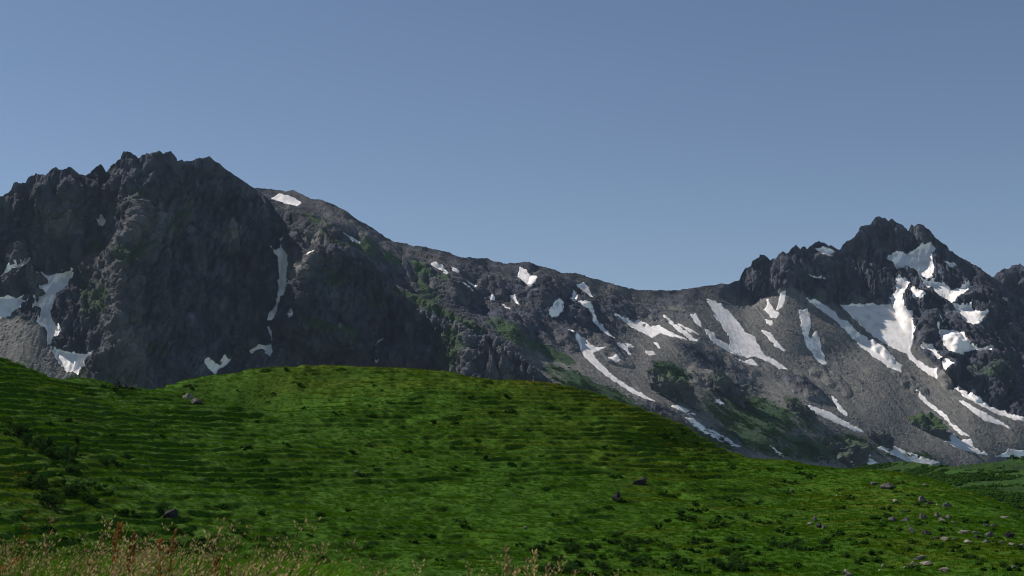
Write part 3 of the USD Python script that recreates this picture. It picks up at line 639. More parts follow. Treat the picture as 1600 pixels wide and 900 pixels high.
# ------------------------------------------------------------------ the meadow: one height field
M_VIEW = [(-200,500,190),(-100,530,196),(0,560,202),(60,590,207),(130,597,211),(200,608,215),(250,612,218),(300,622,218),(345,635,216),
 (-200,640,158),(0,640,172),(0,700,152),(0,780,130),(0,840,115),(-200,720,135),(-200,850,98),(100,650,178),(100,700,163),(100,760,147),(100,830,128),
 (200,650,188),(200,720,165),(200,800,142),(200,870,124),(300,680,190),(300,750,167),(300,840,138),(345,660,203),
 (235,611,240),(300,598,241),(400,586,240),(470,577,242),(530,571,243),(600,574,243),(700,581,242),(800,593,240),(870,601,238),(930,616,235),(1000,636,230),(1070,663,225),(1150,697,220),(1200,708,219),(1240,718,217),(1330,733,212),(1440,745,202),(1520,770,191),(1600,800,178),(1720,850,163),(1850,880,155),
 (400,640,212),(400,700,185),(400,780,160),(400,860,135),(400,910,124),(530,640,219),(530,700,196),(530,780,168),(530,910,128),(700,640,219),(700,720,191),(700,800,162),(700,910,128),
 (900,660,218),(900,740,188),(900,820,157),(900,910,128),(1050,720,205),(1050,800,170),(1050,910,128),(1150,740,205),(1240,770,190),(1240,830,158),(1240,910,126),(1400,780,182),(1400,840,150),(1400,910,122),(1550,820,163),(1550,860,140),(1550,910,122),(1720,910,120)]
pts = [at(*p) for p in M_VIEW]
for u, v, d in [p for p in M_VIEW if (p[1] < 640 and p[0] <= 345)][:9]:        # behind the left shoulder the ground dips
    pts += [at(u, v, d) + np.array([0.5, 7, -0.5]), at(u, v, d) + np.array([1.0, 16, -2.6])]
for u, v, d in M_VIEW[28:49]:                                                  # behind the crest it falls away
    q = at(u, v, d)
    e = q / np.linalg.norm(q)
    pts += [q + 9 * e * [1, 1, 0] + [0, 0, 9 * e[2] - 0.75], q + 25 * e * [1, 1, 0] + [0, 0, 25 * e[2] - 3.2], q + 70 * e * [1, 1, 0] + [0, 0, 70 * e[2] - 16], q + 150 * e * [1, 1, 0] + [0, 0, -40]]
for xx in (-26, -13, -5, 0, 5, 13, 26):
    pts += [np.array([xx, 45, -8.6 + (xx < -10) * 2.5]), np.array([xx, 65, -8.8 + (xx < -10) * 3.2])]
pts = np.array(pts)
rbf = RBFInterpolator(pts[:, :2] / 100, pts[:, 2], kernel='thin_plate_spline', smoothing=2e-4)
gx, gy = np.linspace(-190, 190, 191), np.linspace(-10, 440, 226)
GX, GY = np.meshgrid(gx, gy, indexing='ij')
far_h = rbf(np.stack([GX.ravel(), GY.ravel()], -1) / 100).reshape(GX.shape)
far_h = np.maximum(far_h, -30 + 0 * far_h)
coarse = RegularGridInterpolator((gx, gy), far_h, method='linear', bounds_error=False, fill_value=None)


steep_at = RegularGridInterpolator((gx, gy), np.hypot(*np.gradient(far_h, 2.0)), method='linear', bounds_error=False, fill_value=0.0)


def meadow_base(x, y):
    h = coarse(np.stack([x, y], -1))
    near = -0.98 + np.where(x < 0, 0.02, -0.12) * np.clip(np.abs(x), 0, 3) - 0.02 * np.clip(6 - y, 0, 6)
    drop = np.where(y > 10, -0.0045 * (y - 10) ** 2 - 0.12 * np.clip(y - 10, 0, 99), 0)
    near = near + drop
    k = sstep(24, 44, y)
    return near * (1 - k) + h * k


FLANK = at(1052, 672, 224)
STEPS = [(at(365, 646, 210), 2.4, 9.0, 0.8), (at(640, 640, 222), 3.0, 9.0, 0.45), (at(150, 612, 205), 3.0, 9.0, 0.6), (at(60, 600, 200), 3.0, 8.0, 0.6), (at(1190, 775, 190), 4.0, 14.0, 0.6)]


def meadow(x, y, full=False):
    """Ground height with its cattle terraces; full also returns the yellowness of the turf there."""
    z0 = meadow_base(x, y)
    q = np.stack([x, y, np.zeros_like(x)], -1)
    hump = 0.55 * fbm(q / 14.0, 3, 110) + 0.12 * fbm(q / 2.6, 2, 118)
    fade = sstep(55, 80, y)
    flank, step_down = 0.0, 0.0
    for (c, wa, wl, amp_) in STEPS:                              # short steep flanks that turn away from the sun
        across, along = ((x - c[0]) * 0.86 - (y - c[1]) * 0.51) / wa, ((x - c[0]) * 0.51 + (y - c[1]) * 0.86) / wl
        e = np.exp(-along ** 2 - (across / 2.6) ** 2)
        flank, step_down = np.maximum(flank, e * (amp_ > 1)), step_down - amp_ * e * np.tanh(1.4 * across)
    across, along = ((x - FLANK[0]) * 0.50 - (y - FLANK[1]) * 0.866) / 3.2, ((x - FLANK[0]) * 0.866 + (y - FLANK[1]) * 0.50) / 13.0
    e = np.exp(-along ** 4 - np.clip(across - 1.5, 0, 9) ** 2 / 7.0) * sstep(-0.9, 1.3, across + 0.35 * perlin(q / 3.0, 119))
    flank = np.maximum(flank, e)
    hump = hump * (1 + 1.3 * flank) + step_down - 1.9 * e          # the hollow under the right shoulder of the dome
    z1 = z0 + hump * fade
    warp = 1.5 * perlin(q / 19.0, 120) + 0.8 * perlin(q / 6.0, 121) + 0.3 * perlin(q / 2.2, 122) + 0.12 * perlin(q / 0.8, 125)
    sp = 0.74
    ph = z1 / sp + 0.62 * warp
    amp = np.clip(0.95 + 0.5 * perlin(q / 21.0, 123) + 0.8 * perlin(q / 6.0, 124), 0.25, 1.25) + 0.5 * flank
    u, v, d = seen(np.stack([x, y, z1], -1))
    amp = amp * (1 - 0.85 * np.exp(-((u - 370) / 70) ** 2 - ((v - 605) / 28) ** 2)) * (1 - 0.75 * sstep(1120, 1250, u)) * fade * sstep(0.06, 0.20, steep_at(np.stack([x, y], -1)))
    def treads(p, s_):
        fr = p - np.floor(p)
        return s_ * (np.where(fr < 0.72, 0.10 * fr / 0.72, 0.10 + 0.90 * sstep(0.70, 1.0, fr)) - fr)      # flat tread, steep riser

    mixed = sstep(-0.55, 0.10, perlin(q / [11.0, 6.0, 1], 127) + 0.4 * perlin(q / 3.0, 128))              # tracks fork and fade
    ter = np.clip(amp, 0, 1.25) * 1.0 * (treads(ph, sp) * mixed + treads(z1 / 0.56 + 0.8 * warp + 0.3, 0.56) * (1 - mixed))
    z = z1 + ter + fade * (0.07 * perlin(q / 0.9, 126) + 0.08 * perlin(q / [2.4, 1.4, 1], 129))
    if not full:
        return z
    n = fbm(q / 22.0, 3, 130)
    yel = 0.30 * n + 0.25 * perlin(q * [1 / 9.0, 1 / 2.5, 1], 131) + 0.15 * np.sin(2 * np.pi * ph)
    return z, yel


ang = np.radians(np.linspace(-22.0, 22.0, 700))
rad = np.concatenate([np.geomspace(1.6, 55, 60)[:-1], np.linspace(55, 255, 880), np.linspace(258, 430, 30)])
RAD, ANG = np.meshgrid(rad, ang, indexing='ij')
mx, my = RAD * np.sin(ANG), RAD * np.cos(ANG)
mz, yel = meadow(mx, my, True)
MP = np.stack([mx, my, mz], -1)
mn = grid_normals(np.stack([mx, my, gaussian_filter(meadow_base(mx, my), 2)], -1))


def crest_yellow(p):
    """The dry, flowering turf grows on the crest lines."""
    u, v, d = seen(p)
    vc = np.interp(u, [0, 60, 130, 200, 300, 400, 530, 700, 870, 1000, 1150, 1240, 1330, 1440, 1520, 1600], [560, 590, 597, 608, 592, 578, 571, 581, 601, 636, 697, 718, 733, 745, 770, 800])
    return np.exp(-np.maximum(v - vc, 0) / 9.0) * (d > 120) * sstep(380, 480, u + 300 * (u > 1180)) * np.interp(u, [380, 600, 700, 950, 1150, 1200], [.8, .9, 1, .6, .2, .55])


yy = yel + 0.55 * crest_yellow(MP)
# drier stretches: lower left, and the lobes on the right
ku, kv, kd = seen(MP)
DRY = [(950,690,380,80,12,.30),(560,605,300,30,0,.30),(100,780,160,80,20,.25),(1350,800,300,70,15,.22),(60,770,140,40,15,.35),(20,740,60,16,10,.5),(1000,760,160,14,14,.4),(1100,860,140,20,15,.3),(1380,820,260,40,15,.12),(850,680,120,12,15,.2),(560,690,60,8,10,.3)]
dry = blobs(ku, kv, DRY)
dry_at = RegularGridInterpolator((rad, ang), dry, bounds_error=False, fill_value=0)
yy = yy + dry
t1, t2 = sstep(0.05, 0.75, yy)[..., None], sstep(0.55, 1.15, yy)[..., None]
gcol = GREEN * 0.8 * (1 - t1) + OLIVE * 0.85 * t1
gcol = gcol * (1 - t2) + YELLOW * 0.8 * t2
tag(obj('meadow', (MP.reshape(-1, 3), tri(grid_faces(*MP.shape[:2]))), 'turf', smooth=True, color=gcol.reshape(-1, 3)),
    'rounded green grass hill with fine cattle terraces', 'meadow', None, 'structure')
fl = np.array([[-9000, -50, -31], [9000, -50, -31], [9000, 7000, -31], [-9000, 7000, -31]], float)
tag(obj('valley_floor', (fl, np.array([[0, 1, 2], [0, 2, 3]])), 'turf', color=np.tile(GREEN, (4, 1))), 'flat green valley floor hidden behind the green hill', 'ground', None, 'structure')


# ------------------------------------------------------------------ grass
def blades(n, height, spread, width, lean, seed, curl=0.35):
    g = np.random.default_rng(seed)
    v, f = [], []
    for i in range(n):
        a, r = g.uniform(0, 2 * np.pi), spread * math.sqrt(g.uniform())
        b = np.array([r * math.cos(a), r * math.sin(a), -0.03])
        h = height * g.uniform(0.6, 1.1)
        d = np.array([math.cos(a), math.sin(a), 0]) * g.uniform(0.1, 0.5) + np.array([lean, 0, 0])
        side = np.array([-math.sin(a + g.normal(0, .6)), math.cos(a), 0]) * width
        mid, tip = b + h * (0.6 * np.array([0, 0, 1]) + 0.3 * d), b + h * (np.array([0, 0, 1 - curl * 0.4]) + d)
        k = len(v)
        v += [b - side, b + side, mid - side * 0.8, mid + side * 0.8, tip]
        f += [[k, k + 1, k + 3], [k, k + 3, k + 2], [k + 2, k + 3, k + 4]]
    return np.array(v), np.array(f)


def scatter(name, protos, p, rot, scale, index, label, cat, tilt=None):
    """One PointInstancer: protos are (mesh or list of (mesh, material))."""
    inst = UsdGeom.PointInstancer.Define(stage, path_for(name))
    prim = tag(inst.GetPrim(), label, cat, None, 'stuff')
    paths = []
    for k, parts in enumerate(protos):
        x = UsdGeom.Xform.Define(stage, f'{prim.GetPath()}/kind_{k:03d}')
        for j, (mesh, material) in enumerate(parts):
            usdkit.mesh(stage, f'{x.GetPath()}/tuft_{j:03d}', mesh, '/World/Looks/' + material)
        paths.append(x.GetPath())
    inst.CreatePrototypesRel().SetTargets(paths)
    n = len(p)
    inst.CreateProtoIndicesAttr(Vt.IntArray.FromNumpy(np.asarray(index, np.int32)))
    inst.CreatePositionsAttr(Vt.Vec3fArray.FromNumpy(np.asarray(p, np.float32)))
    h = np.asarray(rot) / 2
    q = np.zeros((n, 4), np.float16)       # stored i, j, k, real
    q[:, 2], q[:, 3] = np.sin(h), np.cos(h)
    inst.CreateOrientationsAttr(Vt.QuathArray.FromNumpy(q))
    inst.CreateScalesAttr(Vt.Vec3fArray.FromNumpy(np.repeat(np.asarray(scale, np.float32)[:, None], 3, 1) if np.ndim(scale) == 1 else np.asarray(scale, np.float32)))
    return prim


N = 130000
gr = np.random.default_rng(21)
a = np.radians(gr.uniform(-19.5, 19.5, N))
r = np.sqrt(gr.uniform(58 ** 2, 252 ** 2, N))
x, y = r * np.sin(a), r * np.cos(a)
zz, yl = meadow(x, y, True)
gp = np.stack([x, y, zz], -1)
yl = yl + 0.55 * crest_yellow(gp) + dry_at(np.stack([r, a], -1)) + gr.normal(0, 0.12, N)
kind = np.where(yl > 0.75, 4, np.where(yl > 0.28, 2, 0)) + gr.integers(0, 2, N)
protos = []
for k, m_ in enumerate(['grass_green', 'grass_green', 'grass_olive', 'grass_olive', 'grass_yellow', 'grass_yellow']):
    protos.append([(blades(16, 0.20, 0.26, 0.014, 0.25, 40 + k), m_)])
lush = np.clip(1 + 0.5 * perlin(gp / 5.0, 140) + gr.normal(0, 0.15, N), 0.45, 1.8)
scatter('grass', protos, gp, gr.normal(0, 0.7, N), lush, kind, 'short green grass growing over the whole hill', 'grass')

# ------------------------------------------------------------------ shrubs
def leaf_cloud(n, size, leafs, seed, lobes=5):
    """Small leaves spread through an uneven crown: size = (rx, ry, h)."""
    g = np.random.default_rng(seed)
    c = np.stack([g.uniform(-.75, .75, lobes), g.uniform(-.75, .75, lobes), g.uniform(.15, .72, lobes)], -1)
    rr = g.uniform(.2, .42, lobes)
    k = g.integers(0, lobes, n)
    d = g.normal(size=(n, 3)); d /= np.linalg.norm(d, axis=1, keepdims=True)
    p = c[k] + d * (rr[k] * g.uniform(.45, 1.05, n) ** 0.5)[:, None]
    p[:, 2] = np.abs(p[:, 2])
    p = p * np.array([size[0], size[1], size[2]])
    nrm = d + g.normal(0, .5, (n, 3)) + [0, 0, .4]
    nrm /= np.linalg.norm(nrm, axis=1, keepdims=True)
    t = np.cross(nrm, g.normal(size=(n, 3))); t /= np.linalg.norm(t, axis=1, keepdims=True)
    b = np.cross(nrm, t)
    L = (leafs * g.uniform(.6, 1.3, n))[:, None]
    v = np.stack([p - t * L, p + b * L * .45, p + t * L, p - b * L * .45], 1).reshape(-1, 3)
    q = np.arange(4 * n).reshape(-1, 4)
    return v, tri(q)


def stems(size, seed, n=5):
    g = np.random.default_rng(seed)
    parts = []
    for i in range(n):
        e = np.array([g.uniform(-.6, .6) * size[0], g.uniform(-.6, .6) * size[1], size[2] * g.uniform(.4, .7)])
        m = trimesh.creation.cylinder(radius=0.03 * size[2], segment=[[e[0] * .1, e[1] * .1, -0.15], e], sections=5)
        parts.append(m)
    return trimesh.util.concatenate(parts)


SHRUB_KIND = []


def shrub(u, v, wpx, hpx, label, group, dist=None, kind=0):
    p = ground_at(u, v)
    d = p @ F_
    w, h = 1.15 * wpx * d / FPX, 1.05 * hpx * d / FPX
    t = thing('shrub', p - [0, 0, 0.05], rng.uniform(0, 360), (w / 2, w / 2, h))
    tag(t, label, 'shrub', group)
    if kind >= len(SHRUB_KIND):
        sz = (1.0, 1.0, 1.0)
        obj('foliage', leaf_cloud(1300, sz, 0.075, 300 + kind, 9 + kind), 'shrub_leaf', t)
        obj('stem', stems(sz, 310 + kind), 'stem_wood', t)
        SHRUB_KIND.append(t.GetPath())
    else:
        t.GetReferences().AddInternalReference(SHRUB_KIND[kind])
        # the reference must not bring the first one's place along: this prim's own ops are stronger
        t.SetInstanceable(True)
    return t


# first surface point of the meadow along a view ray
_rays = np.linspace(58, 330, 1400)


def ground_at(u, v):
    q = at(np.full_like(_rays, u), np.full_like(_rays, v), _rays)
    near_ = q[:, 2] - meadow_base(q[:, 0], q[:, 1]) < 3.0           # only there is the full relief worth asking for
    k0 = np.argmax(near_) if near_.any() else len(_rays) - 1
    w = slice(k0, min(k0 + 420, len(_rays)))
    under = q[w, 2] - meadow(q[w, 0], q[w, 1]) < 0
    k = k0 + np.argmax(under) if under.any() else len(_rays) - 1
    return np.array([q[k, 0], q[k, 1], meadow(q[k:k + 1, 0], q[k:k + 1, 1])[0]])


GL = 'dark shrubs on the left slope of the hill'
LEFT_SHRUBS = [(30,684,46,22,'broad dark shrub highest on the left slope'),(58,704,44,30,'tallest dark leafy shrub in the middle of the left row'),(105,722,36,30,'rounded dark shrub at the lower right end of the left row'),(82,716,26,18,'low dark shrub wedged between the two big ones of the left row'),
 (119,695,11,13,'small round shrub alone right of the left row'),(167,728,26,16,'low leafy shrub right of the left row with a long shadow'),(197,717,9,13,'smallest upright shrub right of the low leafy one'),(184,730,16,10,'flat little shrub beside the low leafy one'),
 (112,740,34,13,'flat dark shrub under the left row'),(49,741,14,13,'small dark shrub above the lower left clump'),(60,768,36,30,'dense dark shrub of the lower left clump'),(97,757,13,11,'small dark shrub right of the dense lower left one'),
 (116,776,48,24,'wide spreading dark shrub at the lower left'),(138,790,28,16,'low dark shrub at the right end of the wide spreading one'),(72,788,42,18,'low wide shrub under the dense lower left one'),(35,757,20,9,'flat shrub left of the lower left clump'),(252,800,30,16,'green shrub growing against the lone dark boulder at lower left')]
for k, (u, v, w, h, lab) in enumerate(LEFT_SHRUBS):
    shrub(u, v, w, h, lab, GL, kind=k % 4)
for k, (u, v, w, h, lab) in enumerate([(447,577,9,4,'tiny dark shrub on the crest of the dome left of its top'),(1028,827,14,12,'small dark upright shrub alone above the lower shrub bed'),(1290,850,18,12,'small dark shrub in the hollow below the first boulders'),(1330,845,16,6,'flat dark shrub left of the boulder field'),(1519,873,22,8,'flat dark shrub above the front slabs on the right'),(1252,742,12,7,'small dark shrub under the crest right of the middle'),(570,745,14,7,'low dark shrub beside the small grey stones in mid meadow')]):
    shrub(u, v, w, h, lab, 'single shrubs on the meadow', kind=k % 4)
gs = np.random.default_rng(77)
SEEDS = [(950,862,62,18,12,'at the left of the shrub bed below the lone upright shrub'),(1062,876,100,16,15,'along the bottom edge of the shrub bed'),(875,862,36,14,6,'behind the dry seed spikes'),
         (1128,842,46,10,7,'in the loose group right of the lone upright shrub'),(1205,852,56,12,6,'in the hollow left of the first stones'),(900,889,50,8,6,'at the bottom edge beside the seed spikes')]
for cu, cv, ru, rv, n, where in SEEDS:
    for i in range(n):
        u, v = cu + ru * gs.uniform(-1, 1), cv + rv * gs.uniform(-1, 1)
        s = gs.uniform(0.7, 1.5) * (0.75 + 0.5 * (v - 840) / 50)
        shrub(u, v, 17 * s, 9 * s, 'low dark green shrub ' + where, 'low shrubs ' + where, kind=int(gs.integers(0, 4)))

# alders and other bushes: one mass far off
def mass(name, pts_, scales, label, seed, leafs=0.16):
    g = np.random.default_rng(seed)
    scatter(name, [[(leaf_cloud(260, (1, 1, 1), leafs, seed + i, 5 + i), 'alder_leaf')] for i in range(4)], pts_, g.uniform(0, 6.28, len(pts_)), scales, g.integers(0, 4, len(pts_)), label, 'shrubs')


g2 = np.random.default_rng(91)
hu, hv = g2.uniform(0, 1600, 2600), 900 - 300 * g2.uniform(0, 1, 2600) ** 1.2
keep = g2.uniform(size=2600) < (0.10 + 0.9 * blobs(hu, hv, [(1180,840,150,50,12,.8),(1420,820,200,60,10,.75),(1000,870,160,30,0,1),(1250,760,100,30,10,.5),(1060,680,110,30,32,.7),(90,740,130,80,20,.45)]) * (perlin(np.stack([hu / 40, hv / 18, 0 * hu], -1)) > -.15))
herb = np.array([ground_at(a_, b_) for a_, b_ in zip(hu[keep], hv[keep])])
herb = herb[herb @ F_ < 250]
hs = g2.uniform(.18, .55, len(herb))
mass('tussocks', herb - [0, 0, .05], np.stack([hs * 1.5, hs * 1.5, hs], -1), 'small dark herbs and tussocks dotted over the meadow', 95, leafs=0.2)
hp = hill2.P2.reshape(-1, 3)
hu, hv = hill2.U.ravel(), hill2.V.ravel()
dens = sstep(-0.05, 0.35, fbm(hp / 45.0, 3, 9) + 0.6 * blobs(hu, hv, [(1440,742,40,14,0,1),(1540,745,60,10,0,.8),(1560,780,60,14,20,.7)]) - 0.1)
pick = g2.choice(len(hp), 5000, p=dens / dens.sum())
sc = g2.uniform(0.8, 2.3, 5000)
mass('alder_thicket', hp[pick] - [0, 0, .3], np.stack([sc, sc, sc * g2.uniform(.6, 1.1, 5000)], -1), 'dark green bushes covering the hillside behind the right end of the meadow', 92)
gw = blobs(right.U, right.V, [x for x in B_GREEN if x[0] > 860 and x[1] > 570]).ravel() ** 2
gw = gw * sstep(0.0, 0.3, fbm(right.P2.reshape(-1, 3) / 40.0, 3, 12) + .1)
pick = g2.choice(gw.size, 2600, p=gw / gw.sum())
sc = g2.uniform(2.0, 5.5, 2600)
mass('mountain_shrubs', right.P2.reshape(-1, 3)[pick] - [0, 0, .5], np.stack([sc, sc, sc * .7], -1), 'dark green shrubs in patches at the foot of the grey scree', 93)

# ------------------------------------------------------------------ boulders on the meadow
def boulder(u, v, w, h, label, group, material='stone_grey', seed=0, tilt=0.0, spike=0.0, detail=2):
    p = ground_at(u, v)
    d = p @ F_
    w, h = w * d / FPX, h * d / FPX
    g = np.random.default_rng(1000 + seed)
    q = g.normal(size=(13, 3)); q /= np.linalg.norm(q, axis=1, keepdims=True)
    q *= g.uniform(.7, 1.0, (13, 1))
    q = np.vstack([q, q[:3] * [1, 1, .5] + g.normal(0, .12, (3, 3))])
    q[:, :2] *= (1 - spike * np.clip(q[:, 2:], 0, 1))
    m = trimesh.convex.convex_hull(q)
    for _ in range(detail):
        m = m.subdivide()
    n = m.vertices / np.linalg.norm(m.vertices, axis=1, keepdims=True)
    vv = m.vertices + n * (0.09 * ridged(m.vertices * 2.3 + seed * 3.1, 3, seed % 7))[:, None]
    vv = vv * np.array([w / 2, w / 2 * g.uniform(.7, 1), h * 0.62])
    t = math.radians(tilt)
    vv = np.stack([vv[:, 0] * math.cos(t) - vv[:, 2] * math.sin(t), vv[:, 1], vv[:, 0] * math.sin(t) + vv[:, 2] * math.cos(t)], -1)
    vv[:, 2] += 0.16 * h
    return tag(obj('boulder', (vv + p, m.faces), material), label, 'boulder', group)


BG = 'boulders on the right slope of the meadow'
STONES = [
 (184,606,17,14,'stone_dark','dark upright rock on the left crest, tallest of its heap','rocks on the left crest of the hill'),
 (195,607,13,9,'stone_dark','rounded dark rock in the middle of the heap on the left crest','rocks on the left crest of the hill'),
 (206,608,14,7,'stone_dark','low dark rock at the right end of the heap on the left crest','rocks on the left crest of the hill'),
 (294,622,17,11,'stone_pale','pale boulder on the saddle between the left shoulder and the dome','boulders in the saddle'),
 (307,630,24,11,'stone_grey','grey boulder leaning in front of the pale one in the saddle','boulders in the saddle'),
 (266,806,34,22,'stone_dark','lone dark boulder at lower left with a shrub beside it','single boulders on the meadow'),
 (996,756,38,17,'stone_dark','broad dark boulder in the middle right of the meadow','single boulders on the meadow'),
 (964,781,17,19,'stone_dark','dark pointed rock below the broad dark boulder','single boulders on the meadow'),
 (821,825,8,4,'stone_pale','small white stone alone in the lower middle of the meadow','single boulders on the meadow'),
 (557,738,12,5,'stone_grey','small flat grey stone in mid meadow','single boulders on the meadow'),
 (592,733,6,5,'stone_grey','tiny grey stone on the terraces of mid meadow','single boulders on the meadow'),
 (851,604,5,4,'stone_pale','tiny pale stone on the crest right of the dome top','single boulders on the meadow'),
 (1237,769,9,7,'stone_grey','small grey boulder highest at the left of the boulder slope',BG),
 (1307,775,8,5,'stone_pale','small pale stone between the shrub and the boulder field',BG),
 (1366,757,16,8,'stone_grey','flat grey rock left of the two-humped boulder near the crest',BG),
 (1386,762,24,11,'stone_grey','two-humped grey boulder nearest the right crest',BG),
 (1399,784,11,7,'stone_pale','pale rounded boulder below the two-humped one',BG),
 (1445,759,9,5,'stone_grey','small rock close under the right crest line',BG),
 (1440,783,16,12,'stone_grey','tall grey boulder above the middle of the boulder field',BG),
 (1452,787,15,7,'stone_dark','dark low rock touching the tall grey boulder',BG),
 (1465,789,5,6,'stone_pale','narrow pale stone between the tall grey boulder and the rounded one',BG),
 (1479,791,21,10,'stone_grey','wide rounded grey boulder right of the narrow pale stone',BG),
 (1415,800,10,5,'stone_grey','small rock above the left end of the boulder field',BG),
 (1442,810,17,12,'stone_grey','peaked grey boulder with a dark right side in the boulder field',BG),
 (1395,813,17,8,'stone_grey','low grey boulder at the left end of the boulder field',BG),
 (1415,814,16,9,'stone_grey','low grey boulder second from the left end of the boulder field',BG),
 (1467,808,16,14,'stone_grey','biggest upright boulder of the boulder field',BG),
 (1470,814,16,8,'stone_pale','pale flat stone at the foot of the biggest upright boulder',BG),
 (1481,810,13,10,'stone_grey','grey boulder touching the biggest upright one on the right',BG),
 (1488,817,11,6,'stone_pale','small pale stone right below the biggest upright boulder',BG),
 (1507,811,18,6,'stone_dark','flat dark rock right of the biggest upright boulder',BG),
 (1424,832,15,11,'stone_grey','wedge-shaped boulder at the start of the lower row',BG),
 (1445,834,24,8,'stone_dark','long slanting dark rock in the lower row',BG),
 (1462,841,13,6,'stone_dark','low dark stone between the slanting rock and the pale one',BG),
 (1477,844,15,9,'stone_pale','pale rounded stone in the middle of the lower row',BG),
 (1491,844,9,7,'stone_grey','small grey stone beside the pale rounded one',BG),
 (1506,832,20,7,'stone_pale','long pale slab above the lower row',BG),
 (1524,833,16,5,'stone_pale','short pale slab touching the long one on the right',BG),
 (1512,848,18,8,'stone_pale','pale low boulder under the two slabs',BG),
 (1528,840,15,9,'stone_dark','dark boulder between the short slab and the tall jagged one',BG),
 (1546,838,18,12,'stone_grey','tall jagged grey boulder right of the slabs',BG),
 (1540,847,14,6,'stone_grey','small rock at the foot of the tall jagged boulder',BG),
 (1577,840,22,13,'stone_dark','big dark blocky boulder near the right edge',BG),
 (1566,848,11,7,'stone_grey','small grey rock left under the big dark blocky boulder',BG),
 (1581,852,12,8,'stone_pale','pale rock right under the big dark blocky boulder',BG),
 (1596,855,12,10,'stone_pale','pale boulder cut by the right edge of the picture',BG),
 (1570,808,16,5,'stone_pale','thin pale slab lying near the right crest',BG),
 (1540,822,12,5,'stone_grey','small grey rock above the tall jagged boulder, left of a pair',BG),
 (1553,822,12,6,'stone_grey','small grey rock above the tall jagged boulder, right of a pair',BG),
 (1273,813,9,9,'stone_grey','upright grey stone at the top of the small heap left of the boulder field',BG),
 (1266,819,10,6,'stone_pale','pale stone at the left of the small heap left of the boulder field',BG),
 (1280,823,12,10,'stone_dark','dark blocky stone in the small heap left of the boulder field',BG),
 (1289,825,10,9,'stone_grey','grey stone at the right of the small heap left of the boulder field',BG),
 (1438,873,25,10,'stone_pale','largest pale block of the front pile at the lower right','front stones at the lower right'),
 (1450,882,23,8,'stone_pale','flat pale slab leaning on the front pile','front stones at the lower right'),
 (1425,884,13,11,'stone_pale','tilted pale stone at the left of the front pile','front stones at the lower right'),
 (1415,888,9,6,'stone_pale','small pale stone lowest at the left of the front pile','front stones at the lower right'),
 (1476,892,24,9,'stone_pale','long low slab right below the front pile','front stones at the lower right'),
 (1323,899,18,13,'stone_pale','pale boulder at the bottom edge left of the front pile','front stones at the lower right'),
 (1380,885,9,8,'stone_pale','bright upright stone between the bottom edge boulder and the front pile','front stones at the lower right'),
 (1375,892,7,7,'stone_pale','small bright stone under the bright upright one','front stones at the lower right'),
 (1584,887,11,7,'stone_grey','lone grey stone at the lower right corner','front stones at the lower right'),
]
for k, (u, v, w, h, m_, lab, grp) in enumerate(STONES):
    boulder(u, v + 1, w * 1.08, h * 1.1, lab, grp, m_, k, tilt=[0, 8, -10, 5, -4][k % 5], spike=0.55 if 'pointed' in lab or 'upright' in lab or 'peaked' in lab else 0.1)
gb = np.random.default_rng(55)
for k in range(14):
    cu, cv, ru, rv = [(1480, 822, 110, 26), (1540, 845, 60, 12), (1430, 800, 60, 30), (1290, 822, 30, 12)][[0, 0, 1, 2, 3][k % 5]]
    u, v = cu + ru * gb.uniform(-1, 1), cv + rv * gb.uniform(-1, 1)
    s = gb.uniform(3, 6)
    boulder(u, v, s, s * .6, 'small stone lying loose among the boulders on the right slope', 'small loose stones between the boulders', ['stone_grey', 'stone_pale', 'stone_grey', 'stone_dark'][k % 4], 200 + k, detail=1)

# ------------------------------------------------------------------ tall grass close to the camera
def stalk(height, bend, head, seed, width=0.0022, kind='panicle'):
    """(stem mesh, head mesh) of one dry grass stalk, leaning to +x."""
    g = np.random.default_rng(seed)
    t = np.linspace(0, 1, 7)
    c = np.stack([bend * t ** 2 * height, 0.15 * bend * t ** 2 * height * g.normal(), height * (t - 0.25 * bend * t ** 2)], -1)
    v, f = [], []
    for i in range(len(t)):
        w = width * (1.15 - 0.7 * t[i])
        for k in range(3):
            a = 2 * np.pi * k / 3
            v.append(c[i] + [w * math.cos(a), w * math.sin(a), 0])
    for i in range(len(t) - 1):
        for k in range(3):
            f.append([3 * i + k, 3 * i + (k + 1) % 3, 3 * i + 3 + (k + 1) % 3, 3 * i + 3 + k])
    stem = (np.array(v), tri(np.array(f)))
    n = 30 if kind != 'spike' else 70
    tt = 1 - head * g.uniform(0, 1, n)
    p = np.stack([np.interp(tt, t, c[:, k]) for k in range(3)], -1)
    rr = {'panicle': 0.035, 'spike': 0.015, 'plume': 0.022}[kind] * np.sin(np.pi * np.clip((1 - tt) / head * 0.85 + 0.12, 0, 1)) ** .7
    a = g.uniform(0, 2 * np.pi, n)
    off = np.stack([np.cos(a), np.sin(a), g.normal(.3, .4, n)], -1) * (rr * g.uniform(.3, 1, n))[:, None]
    p = p + off
    L = {'panicle': 0.0060, 'spike': 0.010, 'plume': 0.0065}[kind]
    d = off / (np.linalg.norm(off, axis=1, keepdims=True) + 1e-6) + [.3, 0, .8]
    d /= np.linalg.norm(d, axis=1, keepdims=True)
    s1 = np.cross(d, g.normal(size=(n, 3))); s1 /= np.linalg.norm(s1, axis=1, keepdims=True)
    q = np.stack([p - d * L, p + s1 * L * .4, p + d * L, p - s1 * L * .4], 1).reshape(-1, 3)
    return stem, (q, tri(np.arange(4 * n).reshape(-1, 4)))


